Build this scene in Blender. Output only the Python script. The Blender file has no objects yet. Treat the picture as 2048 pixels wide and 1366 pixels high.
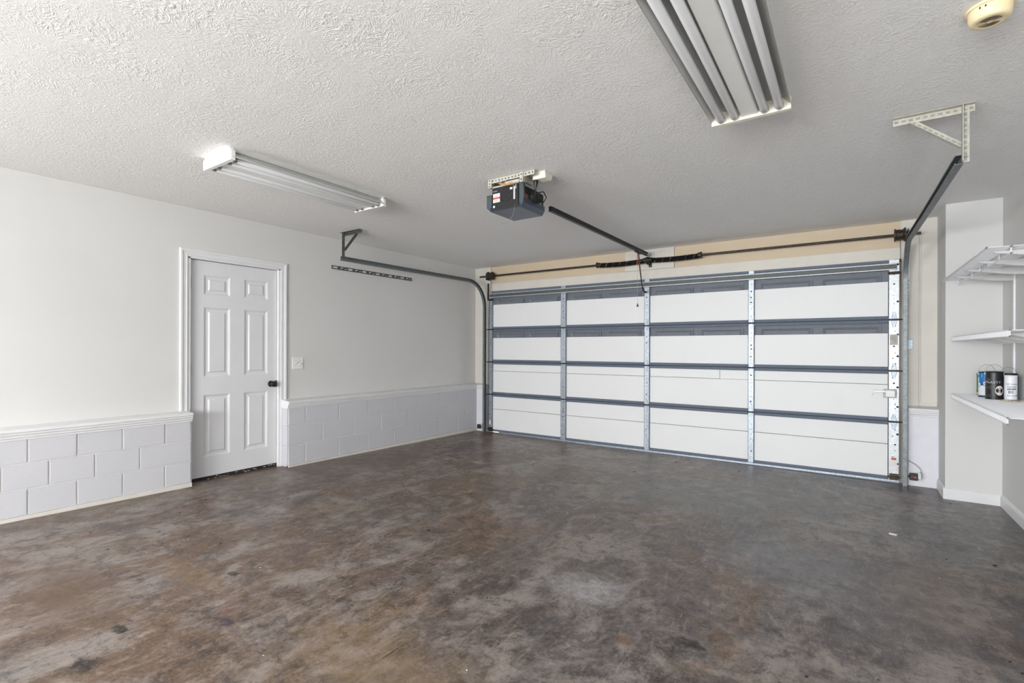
import bpy, bmesh, math, random
from mathutils import Matrix, Vector
random.seed(7)
R = math.radians
sc = bpy.context.scene
COL = sc.collection

# ---------------------------------------------------------------- camera
cam_d = bpy.data.cameras.new('camera'); cam = bpy.data.objects.new('camera', cam_d); COL.objects.link(cam)
cam_d.sensor_width = 36.0; cam_d.lens = 987.66 / 2048 * 36.0
cam_d.shift_y = 14.25 / 2048; cam_d.clip_start = 0.02
cam.matrix_world = Matrix.Translation((0, 0, 1.1985)) @ Matrix.Rotation(R(34.419), 4, 'Z') @ Matrix.Rotation(R(90), 4, 'X') @ Matrix.Rotation(0.003, 4, 'Z')
sc.camera = cam
# ---------------------------------------------------------------- world (overcast daylight outside)
w = bpy.data.worlds.new('world'); sc.world = w; w.use_nodes = True
bg = w.node_tree.nodes['Background']; bg.inputs[0].default_value = (0.86, 0.93, 1.0, 1); bg.inputs[1].default_value = 3.0
# ---------------------------------------------------------------- daylight through the wide rear window, plus two added fill lamps
def area(name, loc, rot, sx, sy, power, col):
    l = bpy.data.lights.new(name, 'AREA'); l.shape = 'RECTANGLE'; l.size = sx; l.size_y = sy; l.energy = power; l.color = col
    o = bpy.data.objects.new(name, l); COL.objects.link(o); o.location = loc; o.rotation_euler = rot
    return o
area('window_daylight_and_fill', (-1.75, -4.36, 1.35), (R(90), 0, 0), 1.90, 1.20, 225, (0.955, 0.982, 1.0))
area('window_daylight_and_fill', (0.20, -4.36, 1.35), (R(90), 0, 0), 1.00, 1.20, 95, (0.955, 0.982, 1.0))  # added fill lamp for the shelf side, in a made-up narrow window
area('window_daylight_and_fill', (-4.79, -2.7, 1.30), (R(90), 0, R(-90)), 1.10, 1.00, 150, (0.955, 0.982, 1.0))  # added fill lamp that brightens the right wall and chase
vs = sc.view_settings
sc.display_settings.display_device = 'sRGB'
vs.view_transform = 'Standard'; vs.look = 'None'; vs.gamma = 1.0; vs.use_curve_mapping = False
vs.exposure = 0.35

# ================================================================ materials
def srgb(r, g, b):
    f = lambda c: (c / 255 / 12.92) if c / 255 <= 0.04045 else ((c / 255 + 0.055) / 1.055) ** 2.4
    return (f(r), f(g), f(b), 1.0)
class NT:
    def __init__(s, name):
        s.m = bpy.data.materials.new(name); s.m.use_nodes = True; s.t = s.m.node_tree
        s.b = s.t.nodes['Principled BSDF']; s.out = s.t.nodes['Material Output']
    def n(s, typ, **kw):
        nd = s.t.nodes.new(typ)
        for k, v in kw.items():
            if k in nd.inputs: s.set(nd, k, v)
            else: setattr(nd, k, v)
        return nd
    def set(s, nd, k, v):
        if hasattr(v, 'is_linked') or isinstance(v, bpy.types.NodeSocket): s.t.links.new(v, nd.inputs[k])
        else: nd.inputs[k].default_value = v
    def obj(s): return s.n('ShaderNodeTexCoord').outputs['Object']
    def geo(s): return s.n('ShaderNodeNewGeometry').outputs['Position']
    def noise(s, vec, scale, detail=4, rough=.55, dist=0):
        nd = s.n('ShaderNodeTexNoise'); s.set(nd, 'Vector', vec); nd.inputs['Scale'].default_value = scale
        nd.inputs['Detail'].default_value = detail; nd.inputs['Roughness'].default_value = rough; nd.inputs['Distortion'].default_value = dist
        return nd.outputs['Fac']
    def mapp(s, vec, scale=(1, 1, 1), rot=(0, 0, 0), loc=(0, 0, 0)):
        nd = s.n('ShaderNodeMapping'); s.set(nd, 'Vector', vec); nd.inputs['Scale'].default_value = scale
        nd.inputs['Rotation'].default_value = rot; nd.inputs['Location'].default_value = loc
        return nd.outputs[0]
    def ramp(s, fac, a, b):
        nd = s.n('ShaderNodeMapRange'); nd.interpolation_type = 'SMOOTHSTEP'; s.set(nd, 'Value', fac)
        nd.inputs['From Min'].default_value = a; nd.inputs['From Max'].default_value = b
        return nd.outputs[0]
    def math(s, op, a, b=0.0):
        nd = s.n('ShaderNodeMath', operation=op)
        for i, v in enumerate((a, b)):
            if isinstance(v, bpy.types.NodeSocket): s.t.links.new(v, nd.inputs[i])
            else: nd.inputs[i].default_value = v
        return nd.outputs[0]
    def mix(s, fac, a, b, blend='MIX'):
        nd = s.n('ShaderNodeMix', data_type='RGBA', blend_type=blend)
        for i, v in ((0, fac), (6, a), (7, b)):
            if isinstance(v, bpy.types.NodeSocket): s.t.links.new(v, nd.inputs[i])
            else: nd.inputs[i].default_value = v
        return nd.outputs[2]
    def bump(s, h, strength, dist=0.01):
        nd = s.n('ShaderNodeBump'); s.set(nd, 'Height', h); nd.inputs['Strength'].default_value = strength; nd.inputs['Distance'].default_value = dist
        s.t.links.new(nd.outputs[0], s.b.inputs['Normal'])
    def fin(s, col=None, rough=.5, metal=0.0, spec=.5):
        if col is not None: s.set(s.b, 'Base Color', col)
        s.set(s.b, 'Roughness', rough); s.set(s.b, 'Metallic', metal); s.set(s.b, 'Specular IOR Level', spec)
        return s.m
def plain(name, rgb, rough=.5, metal=0.0, var=.06, scale=14, bump=0.0, bscale=60, spec=.5):
    t = NT(name); c = srgb(*rgb); p = t.geo()
    f = t.noise(p, scale, 4)
    lo = tuple(v * (1 - var) for v in c[:3]) + (1,); hi = tuple(min(1, v * (1 + var)) for v in c[:3]) + (1,)
    col = t.mix(t.ramp(f, .3, .7), lo, hi)
    if bump: t.bump(t.noise(p, bscale, 3), bump, .004)
    return t.fin(col, rough, metal, spec)

M = {}
M['wall'] = plain('wall_paint', (213, 212, 210), .62, var=.018, scale=1.2, bump=.05, bscale=90)
M['wall_board'] = plain('painted_board', (216, 211, 202), .55, var=.03, scale=5, bump=.06, bscale=30)
M['header_beige'] = plain('beige_header_paint', (208, 190, 164), .6, var=.03, scale=2.0)
M['trim'] = plain('trim_paint', (224, 224, 225), .42, var=.015, scale=6)
M['door_white'] = plain('door_paint', (220, 220, 222), .4, var=.01, scale=8)
M['seam'] = plain('joint_paint', (205, 206, 210), .7, var=.03, scale=10)
M['galv'] = plain('galvanized_steel', (172, 180, 190), .45, .6, var=.18, scale=55, bump=.04, bscale=120)
M['galv_bright'] = plain('bright_galvanized', (200, 203, 206), .42, .45, var=.12, scale=60)
M['galv_dull'] = plain('dull_galvanized', (150, 150, 146), .5, .6, var=.2, scale=50)
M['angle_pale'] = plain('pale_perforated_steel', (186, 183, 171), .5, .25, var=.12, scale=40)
M['galv_track'] = plain('weathered_track_steel', (126, 131, 134), .45, .55, var=.18, scale=40)
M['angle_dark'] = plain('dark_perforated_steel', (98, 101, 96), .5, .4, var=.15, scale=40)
M['base_strip'] = plain('base_strip_paint', (214, 210, 202), .6, var=.04, scale=8)
M['blue_steel'] = plain('blue_grey_steel', (100, 109, 124), .62, .0, var=.06, scale=30)
M['skin'] = plain('door_skin_blue_grey', (108, 113, 122), .55, .0, var=.06, scale=24, bump=.05, bscale=90)
M['dark_steel'] = plain('dark_oiled_steel', (70, 63, 56), .45, .6, var=.25, scale=30)
M['black'] = plain('black_plastic', (26, 26, 28), .42, var=.12, scale=30)
M['black_rail'] = plain('black_rail_paint', (30, 30, 31), .4, .2, var=.2, scale=20)
M['hole'] = plain('punched_hole_dark', (28, 30, 34), .8, var=.1)
M['joint_dark'] = plain('dark_joint', (52, 57, 66), .7, var=.06)
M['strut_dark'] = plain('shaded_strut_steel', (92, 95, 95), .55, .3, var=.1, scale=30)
M['bracket_grey'] = plain('grey_white_bracket', (200, 199, 197), .45, var=.03, scale=20)
M['rubber'] = plain('grey_rubber', (120, 120, 124), .7, var=.12, scale=25)
M['rubber_dark'] = plain('dark_sweep', (40, 30, 28), .8, var=.4, scale=40)
M['lens'] = plain('smoky_blue_lens', (66, 76, 92), .3, var=.05, scale=15)
M['lens_grey'] = plain('smoky_grey_cover', (66, 74, 76), .38, var=.06, scale=15)
M['enamel'] = plain('white_enamel', (236, 236, 232), .35, var=.015, scale=10)
M['enamel_cream'] = plain('aged_cream_enamel', (238, 233, 215), .4, var=.03, scale=12)
M['reflector'] = plain('reflector_enamel', (196, 196, 192), .35, var=.03, scale=12)
M['tube'] = plain('frosted_lamp_tube', (228, 229, 230), .3, var=.01, scale=8)
M['cream'] = plain('yellowed_plastic', (236, 218, 178), .45, var=.03, scale=20)
M['plastic_white'] = plain('white_plastic', (232, 232, 228), .4, var=.015)
M['wire_white'] = plain('white_coated_wire', (236, 237, 240), .4, var=.03, scale=30)
M['sticker'] = plain('white_sticker', (228, 225, 220), .5, var=.04, scale=60)
M['sticker_red'] = plain('red_sticker', (190, 78, 48), .5, var=.1, scale=60)
M['sticker_grey'] = plain('worn_paper_label', (182, 178, 172), .7, var=.12, scale=40)
M['ink'] = plain('black_ink', (38, 38, 42), .6, var=.05)
M['ink_grey'] = plain('grey_ink', (120, 120, 128), .6, var=.05)
M['ink_pale'] = plain('pale_ink', (196, 194, 190), .6, var=.05)
M['wire_orange'] = plain('tan_bell_wire', (206, 160, 104), .5, var=.12)
M['wire_grey'] = plain('grey_bell_wire', (150, 146, 142), .5, var=.1)
M['red'] = plain('red_cord', (140, 40, 34), .6, var=.1)
M['brown'] = plain('brown_handle', (110, 66, 50), .6, var=.1)
M['can_metal'] = plain('tinplate', (176, 180, 184), .35, .8, var=.08)
M['can_black'] = plain('black_can_label', (32, 31, 34), .38, var=.08)
M['can_white'] = plain('white_can_label', (234, 235, 240), .4, var=.015)
M['can_grey'] = plain('grey_can_label', (176, 182, 196), .45, var=.04)
M['can_blue'] = plain('blue_can_paint', (36, 120, 190), .35, var=.15, scale=30)
M['can_green'] = plain('green_can_label', (70, 140, 84), .5, var=.1, scale=40)
M['can_teal'] = plain('dark_teal_can_base', (28, 66, 72), .4, var=.1)
M['yellow'] = plain('yellow_can_stripe', (216, 196, 110), .5, var=.06)
M['wood_pale'] = plain('dirty_wood_stick', (196, 180, 158), .7, var=.3, scale=60)
M['leaf'] = plain('dry_leaf', (166, 134, 94), .8, var=.25, scale=60)
M['outside'] = plain('sunlit_driveway', (236, 228, 212), .8, var=.05)
M['lens_red'] = NT('lit_red_indicator')
_t = M['lens_red']; _t.b.inputs['Base Color'].default_value = srgb(230, 60, 40); _t.b.inputs['Emission Color'].default_value = srgb(255, 50, 30); _t.b.inputs['Emission Strength'].default_value = 2.5
M['lens_red'] = _t.m
# window glass
_t = NT('window_glass'); _t.b.inputs['Base Color'].default_value = (1, 1, 1, 1); _t.b.inputs['Transmission Weight'].default_value = 1.0; _t.b.inputs['Roughness'].default_value = 0.02; _t.b.inputs['IOR'].default_value = 1.05
M['glass'] = _t.m
# spring: oiled black coil with a chalk stripe winding round it
_t = NT('oiled_spring'); _p = _t.geo()
_sx = _t.n('ShaderNodeSeparateXYZ'); _t.set(_sx, 0, _p)
_a = _t.math('ARCTAN2', _t.math('SUBTRACT', _sx.outputs[2], 2.287), _t.math('SUBTRACT', _sx.outputs[1], 5.95))
_w = _t.math('FRACT', _t.math('ADD', _t.math('MULTIPLY', _sx.outputs[0], 11.0), _t.math('MULTIPLY', _a, 0.159)))
_mask = _t.math('MULTIPLY', _t.math('LESS_THAN', _w, 0.07), _t.math('GREATER_THAN', _t.noise(_p, 55, 3), .5))
M['spring'] = _t.fin(_t.mix(_mask, srgb(24, 22, 21), srgb(178, 172, 158)), .5, .3)
# ceiling: stomped-brush plaster
_t = NT('stomped_ceiling_plaster'); _p = _t.geo()
_hs = []
for k, (scl, off) in enumerate(((3.6, 0.0), (4.6, 3.3))):
    v = _t.n('ShaderNodeTexVoronoi', voronoi_dimensions='2D'); wob = _t.n('ShaderNodeVectorMath', operation='ADD')
    _t.t.links.new(_t.mapp(_p, loc=(off, off * .6, 0)), wob.inputs[0]); nz = _t.n('ShaderNodeTexNoise'); _t.set(nz, 'Vector', _p); nz.inputs['Scale'].default_value = 7
    sc_ = _t.n('ShaderNodeVectorMath', operation='SCALE'); _t.t.links.new(nz.outputs['Color'], sc_.inputs[0]); sc_.inputs['Scale'].default_value = .09
    _t.t.links.new(sc_.outputs[0], wob.inputs[1]); _t.t.links.new(wob.outputs[0], v.inputs['Vector']); v.inputs['Scale'].default_value = scl
    d = _t.n('ShaderNodeVectorMath', operation='SUBTRACT'); _t.t.links.new(wob.outputs[0], d.inputs[0]); _t.t.links.new(v.outputs['Position'], d.inputs[1])
    sx = _t.n('ShaderNodeSeparateXYZ'); _t.t.links.new(d.outputs[0], sx.inputs[0])
    ang = _t.math('ARCTAN2', sx.outputs[1], sx.outputs[0])
    cx = _t.n('ShaderNodeCombineXYZ'); _t.t.links.new(_t.math('MULTIPLY', ang, 7.5), cx.inputs[0])
    _t.t.links.new(_t.math('MULTIPLY', v.outputs['Distance'], 5.0), cx.inputs[1]); _t.t.links.new(v.outputs['Color'], cx.inputs[2])
    _hs.append(_t.ramp(_t.noise(cx.outputs[0], 1.6, 3, .6, .6), .45, .75))
_h = _t.math('MAXIMUM', _hs[0], _hs[1])
_h = _t.math('ADD', _h, _t.math('MULTIPLY', _t.noise(_p, 55, 4, .6), .55))
_t.bump(_h, .28, .012)
M['ceiling'] = _t.fin(_t.mix(_t.noise(_p, .9, 3), srgb(240, 239, 237), srgb(244, 243, 241)), .8, spec=.2)
# painted concrete block
_t = NT('painted_concrete_block'); _p = _t.geo()
_pits = _t.ramp(_t.noise(_p, 70, 4, .7), .30, .42)
_t.bump(_t.math('ADD', _pits, _t.math('MULTIPLY', _t.noise(_p, 160, 2), .35)), .35, .003)
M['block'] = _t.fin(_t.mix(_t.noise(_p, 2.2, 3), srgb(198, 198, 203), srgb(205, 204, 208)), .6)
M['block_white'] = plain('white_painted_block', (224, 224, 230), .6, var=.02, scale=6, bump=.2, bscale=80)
# insulation board: white, scuffed near the bottom
_t = NT('white_foam_board'); _p = _t.geo()
_sx = _t.n('ShaderNodeSeparateXYZ'); _t.set(_sx, 0, _p)
_low = _t.math('SUBTRACT', 1.0, _t.ramp(_sx.outputs[2], .0, .35))
_sp = _t.math('MULTIPLY', _t.ramp(_t.noise(_p, 34, 5, .7, .5), .70, .74), _t.math('MULTIPLY', _low, .55))
_sm = _t.math('MULTIPLY', _t.ramp(_t.noise(_t.mapp(_p, (1, 1, .4)), 6, 4), .55, .8), .10)
_c = _t.mix(_sm, srgb(232, 232, 232), srgb(208, 206, 202)); _c = _t.mix(_sp, _c, srgb(120, 112, 104))
_t.bump(_t.noise(_p, 45, 4), .05, .004)
M['foam'] = _t.fin(_c, .5)
# concrete floor
_t = NT('stained_concrete'); _p = _t.geo()
_sx = _t.n('ShaderNodeSeparateXYZ'); _t.set(_sx, 0, _p)
_pm = _t.mapp(_p, (1.0, .72, 1), (0, 0, R(20)))
_big = _t.noise(_pm, .75, 4, .55, .6); _mid = _t.noise(_pm, 2.3, 8, .72, .6); _fine = _t.noise(_p, 9, 8, .78, .4); _grain = _t.noise(_p, 60, 5, .75)
_str = _t.noise(_t.mapp(_p, (1.0, .28, 1), (0, 0, R(-62))), 26, 6, .75, .8)
# brown on the side of the plank door, grey towards the other wall
_side = _t.ramp(_t.math('ADD', _sx.outputs[0], _t.math('MULTIPLY', _t.math('SUBTRACT', _big, .5), 3.4)), -2.9, .2)
_c = _t.mix(_side, srgb(116, 93, 74), srgb(106, 102, 102))
_c = _t.mix(_t.math('MULTIPLY', _t.ramp(_mid, .46, .60), .85), _c, srgb(164, 155, 148))
_c = _t.mix(_t.math('MULTIPLY', _t.ramp(_t.noise(_t.mapp(_pm, loc=(7, 3, 0)), 1.6, 7, .70, .5), .50, .66), .70), _c, srgb(126, 98, 68))
_c = _t.mix(_t.math('MULTIPLY', _t.ramp(_t.noise(_t.mapp(_pm, loc=(2, 9, 0)), 1.25, 7, .70, .7), .50, .66), .74), _c, srgb(72, 66, 64))
_c = _t.mix(_t.math('MULTIPLY', _t.ramp(_t.noise(_t.mapp(_pm, loc=(5, 1, 0)), 3.4, 7, .75, .7), .54, .66), .5), _c, srgb(128, 126, 128))
_c = _t.mix(_t.math('MULTIPLY', _t.ramp(_fine, .50, .38), .66), _c, srgb(58, 50, 45))
_c = _t.mix(_t.math('MULTIPLY', _t.ramp(_fine, .52, .66), .46), _c, srgb(184, 172, 160))
_c = _t.mix(_t.math('MULTIPLY', _t.ramp(_str, .53, .66), .42), _c, srgb(176, 164, 150))
_c = _t.mix(_t.math('MULTIPLY', _t.ramp(_str, .46, .34), .45), _c, srgb(52, 46, 42))
_c = _t.mix(_t.math('MULTIPLY', _t.ramp(_grain, .53, .66), .30), _c, srgb(180, 168, 156))
_c = _t.mix(_t.math('MULTIPLY', _t.ramp(_grain, .45, .34), .45), _c, srgb(48, 42, 38))
_nc = {}
def _cn(sc_):
    sc_ = min((4, 9, 28), key=lambda q: abs(q - sc_))
    if sc_ not in _nc: _nc[sc_] = _t.math('SUBTRACT', _t.noise(_p, sc_, 6, .75), .5)
    return _nc[sc_]
_mot = _t.math('ADD', .45, _t.math('MULTIPLY', _t.ramp(_t.noise(_p, 24, 6, .8), .38, .56), .55))
def blob(c, x, y, rx, ry, rot, col, amt, soft=.5, nscale=9, nd=.7):
    q = _t.mapp(_t.mapp(_p, loc=(-x, -y, 0)), (1 / rx, 1 / ry, 0), (0, 0, R(rot)))
    ln = _t.n('ShaderNodeVectorMath', operation='LENGTH'); _t.t.links.new(q, ln.inputs[0])
    dd = _t.math('ADD', ln.outputs['Value'], _t.math('MULTIPLY', _cn(nscale), nd * 2))
    return _t.mix(_t.math('MULTIPLY', _t.math('MULTIPLY', _t.ramp(dd, 1.0, 1.0 - soft), amt), _mot), c, col)
for a in ((-1.11, 2.30, .30, .24, 30, srgb(190, 188, 188), .85, .9, 9, 1.0), (-.30, 3.3, .55, .75, 20, srgb(138, 140, 146), .55, .9, 5, .9),
          (-1.0, 4.3, 1.2, .9, 10, srgb(124, 128, 128), .5, .9, 3, .8), (-2.56, .79, .070, .030, 30, srgb(24, 21, 18), 1.0, .5, 40, .9),
          (-2.38, .63, .085, .05, 60, srgb(22, 21, 22), 1.0, .7, 34, 1.2), (-2.71, 1.337, .05, .03, 10, srgb(28, 24, 20), 1.0, .6, 40, 1.1),
          (-2.25, 1.078, .07, .055, 40, srgb(44, 34, 60), .9, .8, 30, 1.0), (-2.35, 1.13, .08, .06, 40, srgb(124, 70, 56), .5, .8, 26, .8),
          (-.548, 2.104, .11, .05, 60, srgb(28, 27, 28), .95, .9, 24, 1.1), (-1.127, 1.913, .22, .14, 40, srgb(66, 64, 66), .7, .9, 10, .8),
          (-3.6, 2.3, .16, .28, 60, srgb(62, 58, 52), .7, .9, 8, .7), (-1.45, 1.25, .6, .4, 20, srgb(156, 130, 92), .5, .9, 6, .9),
          (-3.2, .75, .7, .28, 20, srgb(108, 80, 54), .7, .9, 6, .8), (-3.32, 4.22, .16, .06, 30, srgb(182, 178, 170), .7, .7, 14, .8),
          (-2.9, 1.2, .55, .12, 25, srgb(150, 122, 86), .5, .9, 8, .8), (-.776, 1.976, .06, .05, 0, srgb(136, 92, 50), .7, .8, 20, .7),
          (-2.0, 4.9, .9, .3, 0, srgb(150, 150, 148), .45, .9, 4, .8), (.3, 3.2, .4, .9, 0, srgb(118, 104, 98), .5, .9, 5, .8),
          (-1.50, 1.375, .006, .10, 72, srgb(34, 30, 28), .75, .5, 60, .9), (-3.9, 1.25, .3, .1, 60, srgb(72, 62, 54), .65, .9, 8, .7)):
    _c = blob(_c, *a)
_t.bump(_t.math('ADD', _t.math('MULTIPLY', _fine, .5), _t.math('MULTIPLY', _grain, .35)), .16, .006)
_c = _t.mix(1.0, _c, (.72, .705, .71, 1), 'MULTIPLY')
M['floor'] = _t.fin(_c, _t.math('ADD', .22, _t.math('MULTIPLY', _mid, .28)), spec=.40)

# ================================================================ mesh helpers
WO = {}
class MB:
    def __init__(s): s.v = []; s.f = []
    def add(s, vs, fs):
        o = len(s.v); s.v += [Vector(v) for v in vs]; s.f += [tuple(i + o for i in f) for f in fs]; return s
    def box(s, x0, x1, y0, y1, z0, z1):
        v = [(x, y, z) for z in (z0, z1) for y in (y0, y1) for x in (x0, x1)]
        return s.add(v, [(0, 2, 3, 1), (4, 5, 7, 6), (0, 1, 5, 4), (2, 6, 7, 3), (0, 4, 6, 2), (1, 3, 7, 5)])
    def obox(s, c, ax, ay, az, h):
        c = Vector(c); ax, ay, az = (Vector(a).normalized() for a in (ax, ay, az))
        v = [c + ax * h[0] * i + ay * h[1] * j + az * h[2] * k for k in (-1, 1) for j in (-1, 1) for i in (-1, 1)]
        return s.add(v, [(0, 2, 3, 1), (4, 5, 7, 6), (0, 1, 5, 4), (2, 6, 7, 3), (0, 4, 6, 2), (1, 3, 7, 5)])
    def bar(s, p, q, wdt, thk, up=(0, 0, 1)):
        p, q = Vector(p), Vector(q); d = q - p; a = d.normalized(); u = Vector(up); n = a.cross(u).normalized(); u = n.cross(a).normalized()
        return s.obox((p + q) / 2, a, u, n, (d.length / 2, wdt / 2, thk / 2))
    def sweep(s, pts, prof, ups, closed=False):
        # prof: 2D points (a,b) placed along (side, up) frames
        n = len(prof); rings = []
        pts = [Vector(p) for p in pts]
        for i, p in enumerate(pts):
            t = (pts[min(i + 1, len(pts) - 1)] - pts[max(i - 1, 0)]).normalized()
            u = Vector(ups[i] if isinstance(ups, list) else ups); sd = t.cross(u).normalized(); u = sd.cross(t).normalized()
            rings.append([p + sd * a + u * b for a, b in prof])
        vs = [v for r in rings for v in r]; fs = []
        for i in range(len(pts) - 1):
            for j in range(n if closed else n - 1):
                k = (j + 1) % n; fs.append((i * n + j, i * n + k, (i + 1) * n + k, (i + 1) * n + j))
        if closed:
            fs.append(tuple(range(n))[::-1]); fs.append(tuple((len(pts) - 1) * n + j for j in range(n)))
        return s.add(vs, fs)
    def tube(s, pts, r, n=8):
        pts = [Vector(p) for p in pts]
        prof = [(math.cos(2 * math.pi * k / n) * r, math.sin(2 * math.pi * k / n) * r) for k in range(n)]
        ups = []; t = (pts[1] - pts[0]).normalized(); u = Vector((0, 0, 1)) if abs(t.z) < .9 else Vector((0, 1, 0))
        for i in range(len(pts)):
            t = (pts[min(i + 1, len(pts) - 1)] - pts[max(i - 1, 0)]).normalized()
            u = (u - t * u.dot(t)); u = u.normalized() if u.length > 1e-4 else (Vector((1, 0, 0)) - t * t.x).normalized()
            ups.append(u.copy())
        return s.sweep(pts, prof, ups, True)
    def cyl(s, p, q, r, n=16, r2=None):
        return s.lathe(p, q, [(0, 0), (r, 0), (r if r2 is None else r2, 1), (0, 1)], n)
    def lathe(s, p, q, prof, n=20):
        # prof: (radius, t) along p->q
        p, q = Vector(p), Vector(q); a = (q - p); L = a.length; a = a / L
        u = a.orthogonal().normalized(); w_ = a.cross(u); vs = []; fs = []; m = len(prof)
        for r_, t in prof:
            for k in range(n):
                an = 2 * math.pi * k / n; vs.append(p + a * (t * L) + (u * math.cos(an) + w_ * math.sin(an)) * max(r_, 1e-5))
        for i in range(m - 1):
            for k in range(n):
                k2 = (k + 1) % n; fs.append((i * n + k, i * n + k2, (i + 1) * n + k2, (i + 1) * n + k))
        return s.add(vs, fs)
    def prism(s, poly, vec):
        n = len(poly); v = [Vector(p) for p in poly]; v2 = [p + Vector(vec) for p in v]
        return s.add(v + v2, [tuple(range(n))[::-1], tuple(range(n, 2 * n))] + [(i, (i + 1) % n, n + (i + 1) % n, n + i) for i in range(n)])
    def build(s, name, mat, parent=None, smooth=False, bevel=0.0, origin=None, seg=1, kind=None):
        lo = Vector((min(v[i] for v in s.v) for i in range(3))); hi = Vector((max(v[i] for v in s.v) for i in range(3)))
        o_ = Vector(origin) if origin is not None else Vector(((lo.x + hi.x) / 2, (lo.y + hi.y) / 2, lo.z))
        me = bpy.data.meshes.new(name); me.from_pydata([tuple(v - o_) for v in s.v], [], s.f)
        bm = bmesh.new(); bm.from_mesh(me); bmesh.ops.remove_doubles(bm, verts=bm.verts, dist=1e-6) if smooth else None
        bmesh.ops.recalc_face_normals(bm, faces=bm.faces); bm.to_mesh(me); bm.free()
        me.materials.append(M[mat] if isinstance(mat, str) else mat)
        ob = bpy.data.objects.new(name, me); COL.objects.link(ob)
        if smooth:
            me.polygons.foreach_set('use_smooth', [True] * len(me.polygons))
            try: me.set_sharp_from_angle(angle=R(38))
            except Exception: pass
        if bevel:
            b = ob.modifiers.new('edge', 'BEVEL'); b.width = bevel; b.segments = seg; b.limit_method = 'ANGLE'; b.angle_limit = R(40)
        place(ob, o_, parent)
        if kind: ob['kind'] = kind
        return ob
def place(ob, o_, parent):
    WO[ob.name] = o_.copy()
    if parent is not None:
        ob.parent = parent; ob.location = o_ - WO[parent.name]
    else: ob.location = o_
def tag(ob, label, cat=None, group=None, kind=None):
    ob['label'] = label
    if cat: ob['category'] = cat
    if group: ob['group'] = group
    if kind: ob['kind'] = kind
    return ob
def thing(name, loc, label, cat, group=None, kind=None):
    o = bpy.data.objects.new(name, None); COL.objects.link(o); o.empty_display_size = .05
    place(o, Vector(loc), None); return tag(o, label, cat, group, kind)
def share(ob, loc, parent):
    # another object with the same mesh, at a world place
    c = ob.copy(); COL.objects.link(c); c.parent = parent; c.location = Vector(loc) - (WO[parent.name] if parent else Vector()); WO[c.name] = Vector(loc); return c
def copy_tree(o, parent=None):
    c = o.copy(); COL.objects.link(c)
    c.parent = parent; WO[c.name] = WO[o.name].copy()
    for ch in list(o.children): copy_tree(ch, c)
    return c
def text_mesh(body, size, extrude=.0004, align='CENTER', shear=0.0, space=1.0):
    cu = bpy.data.curves.new('lettering', 'FONT'); cu.body = body; cu.size = size; cu.align_x = align; cu.extrude = extrude; cu.shear = shear; cu.space_character = space; cu.resolution_u = 3
    ob = bpy.data.objects.new('lettering_tmp', cu); COL.objects.link(ob)
    dg = bpy.context.evaluated_depsgraph_get(); me = bpy.data.meshes.new_from_object(ob.evaluated_get(dg))
    v = [Vector(x.co) for x in me.vertices]; f = [tuple(p.vertices) for p in me.polygons]
    bpy.data.objects.remove(ob); bpy.data.curves.remove(cu); bpy.data.meshes.remove(me)
    return v, f
def fz(x, y): return -.0036 * x - .0117 * y

# ================================================================ the room
XL, XB, YW, XR, YR, H = -4.83, -4.719, 6.045, 1.02, -4.4, 2.439
YBLK = 5.93
fl = MB()
x0, x1, y0, y1 = XL - .15, XR + .15, YR - .15, 5.956
cs = [(x0, y0), (x1, y0), (x1, y1), (x0, y1)]
fl.add([(x, y, fz(x, y)) for x, y in cs] + [(x, y, -.3) for x, y in cs], [(0, 1, 2, 3), (7, 6, 5, 4), (0, 4, 5, 1), (1, 5, 6, 2), (2, 6, 7, 3), (3, 7, 4, 0)])
o = fl.build('floor', 'floor', origin=(0, 0, 0)); tag(o, 'stained brown and grey concrete garage floor', 'floor', kind='structure')
o = MB().box(XL - .15, XR + .15, YR - .15, 6.25, H, H + .12).build('ceiling', 'ceiling', origin=(0, 0, H)); tag(o, 'white stomp textured plaster ceiling', 'ceiling', kind='structure')
# left wall with the opening of the door
DY0, DY1, DZ = 1.985, 2.832, 2.005
wl = MB().box(XL - .15, XL, YR - .15, -3.3, -.05, H).box(XL - .15, XL, -3.3, -2.1, -.05, .75).box(XL - .15, XL, -3.3, -2.1, 1.85, H).box(XL - .15, XL, -2.1, DY0, -.05, H).box(XL - .15, XL, DY1, 6.25, -.1, H).box(XL - .15, XL, DY0, DY1, DZ, H)
wl.box(XL, XB - .007, YR, 1.966, -.02, .60).box(XL, XB - .007, 2.862, YBLK + .05, -.08, .62)
wl = wl.build('wall_left', 'wall', origin=(XL, 2, 0)); tag(wl, 'smooth white upper wall above a low painted block wall', 'wall', kind='structure')
def block(y0, y1, z0, z1, face, wall, along='y'):
    c = .0035; b = MB()
    if along == 'y':
        v = [(face - .012, y0, z0), (face - .012, y1, z0), (face - .012, y1, z1), (face - .012, y0, z1), (face, y0 + c, z0 + c), (face, y1 - c, z0 + c), (face, y1 - c, z1 - c), (face, y0 + c, z1 - c)]
    else:
        v = [(y0, face + .012, z0), (y1, face + .012, z0), (y1, face + .012, z1), (y0, face + .012, z1), (y0 + c, face, z0 + c), (y1 - c, face, z0 + c), (y1 - c, face, z1 - c), (y0 + c, face, z1 - c)]
    b.add(v, [(3, 2, 1, 0), (4, 5, 6, 7), (0, 1, 5, 4), (1, 2, 6, 5), (2, 3, 7, 6), (3, 0, 4, 7)])
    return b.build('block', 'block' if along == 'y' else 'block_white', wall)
def course(joints, z0, z1, face, wall, along='y'):
    g = .0035
    for a, b_ in zip(joints, joints[1:]): block(a + g, b_ - g, z0 + g, z1 - g, face + random.uniform(-.0012, .0012), wall, along)
la = [1.966, 1.766, 1.475, 1.198, .932]
while la[-1] > YR: la.append(la[-1] - .275)
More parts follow.
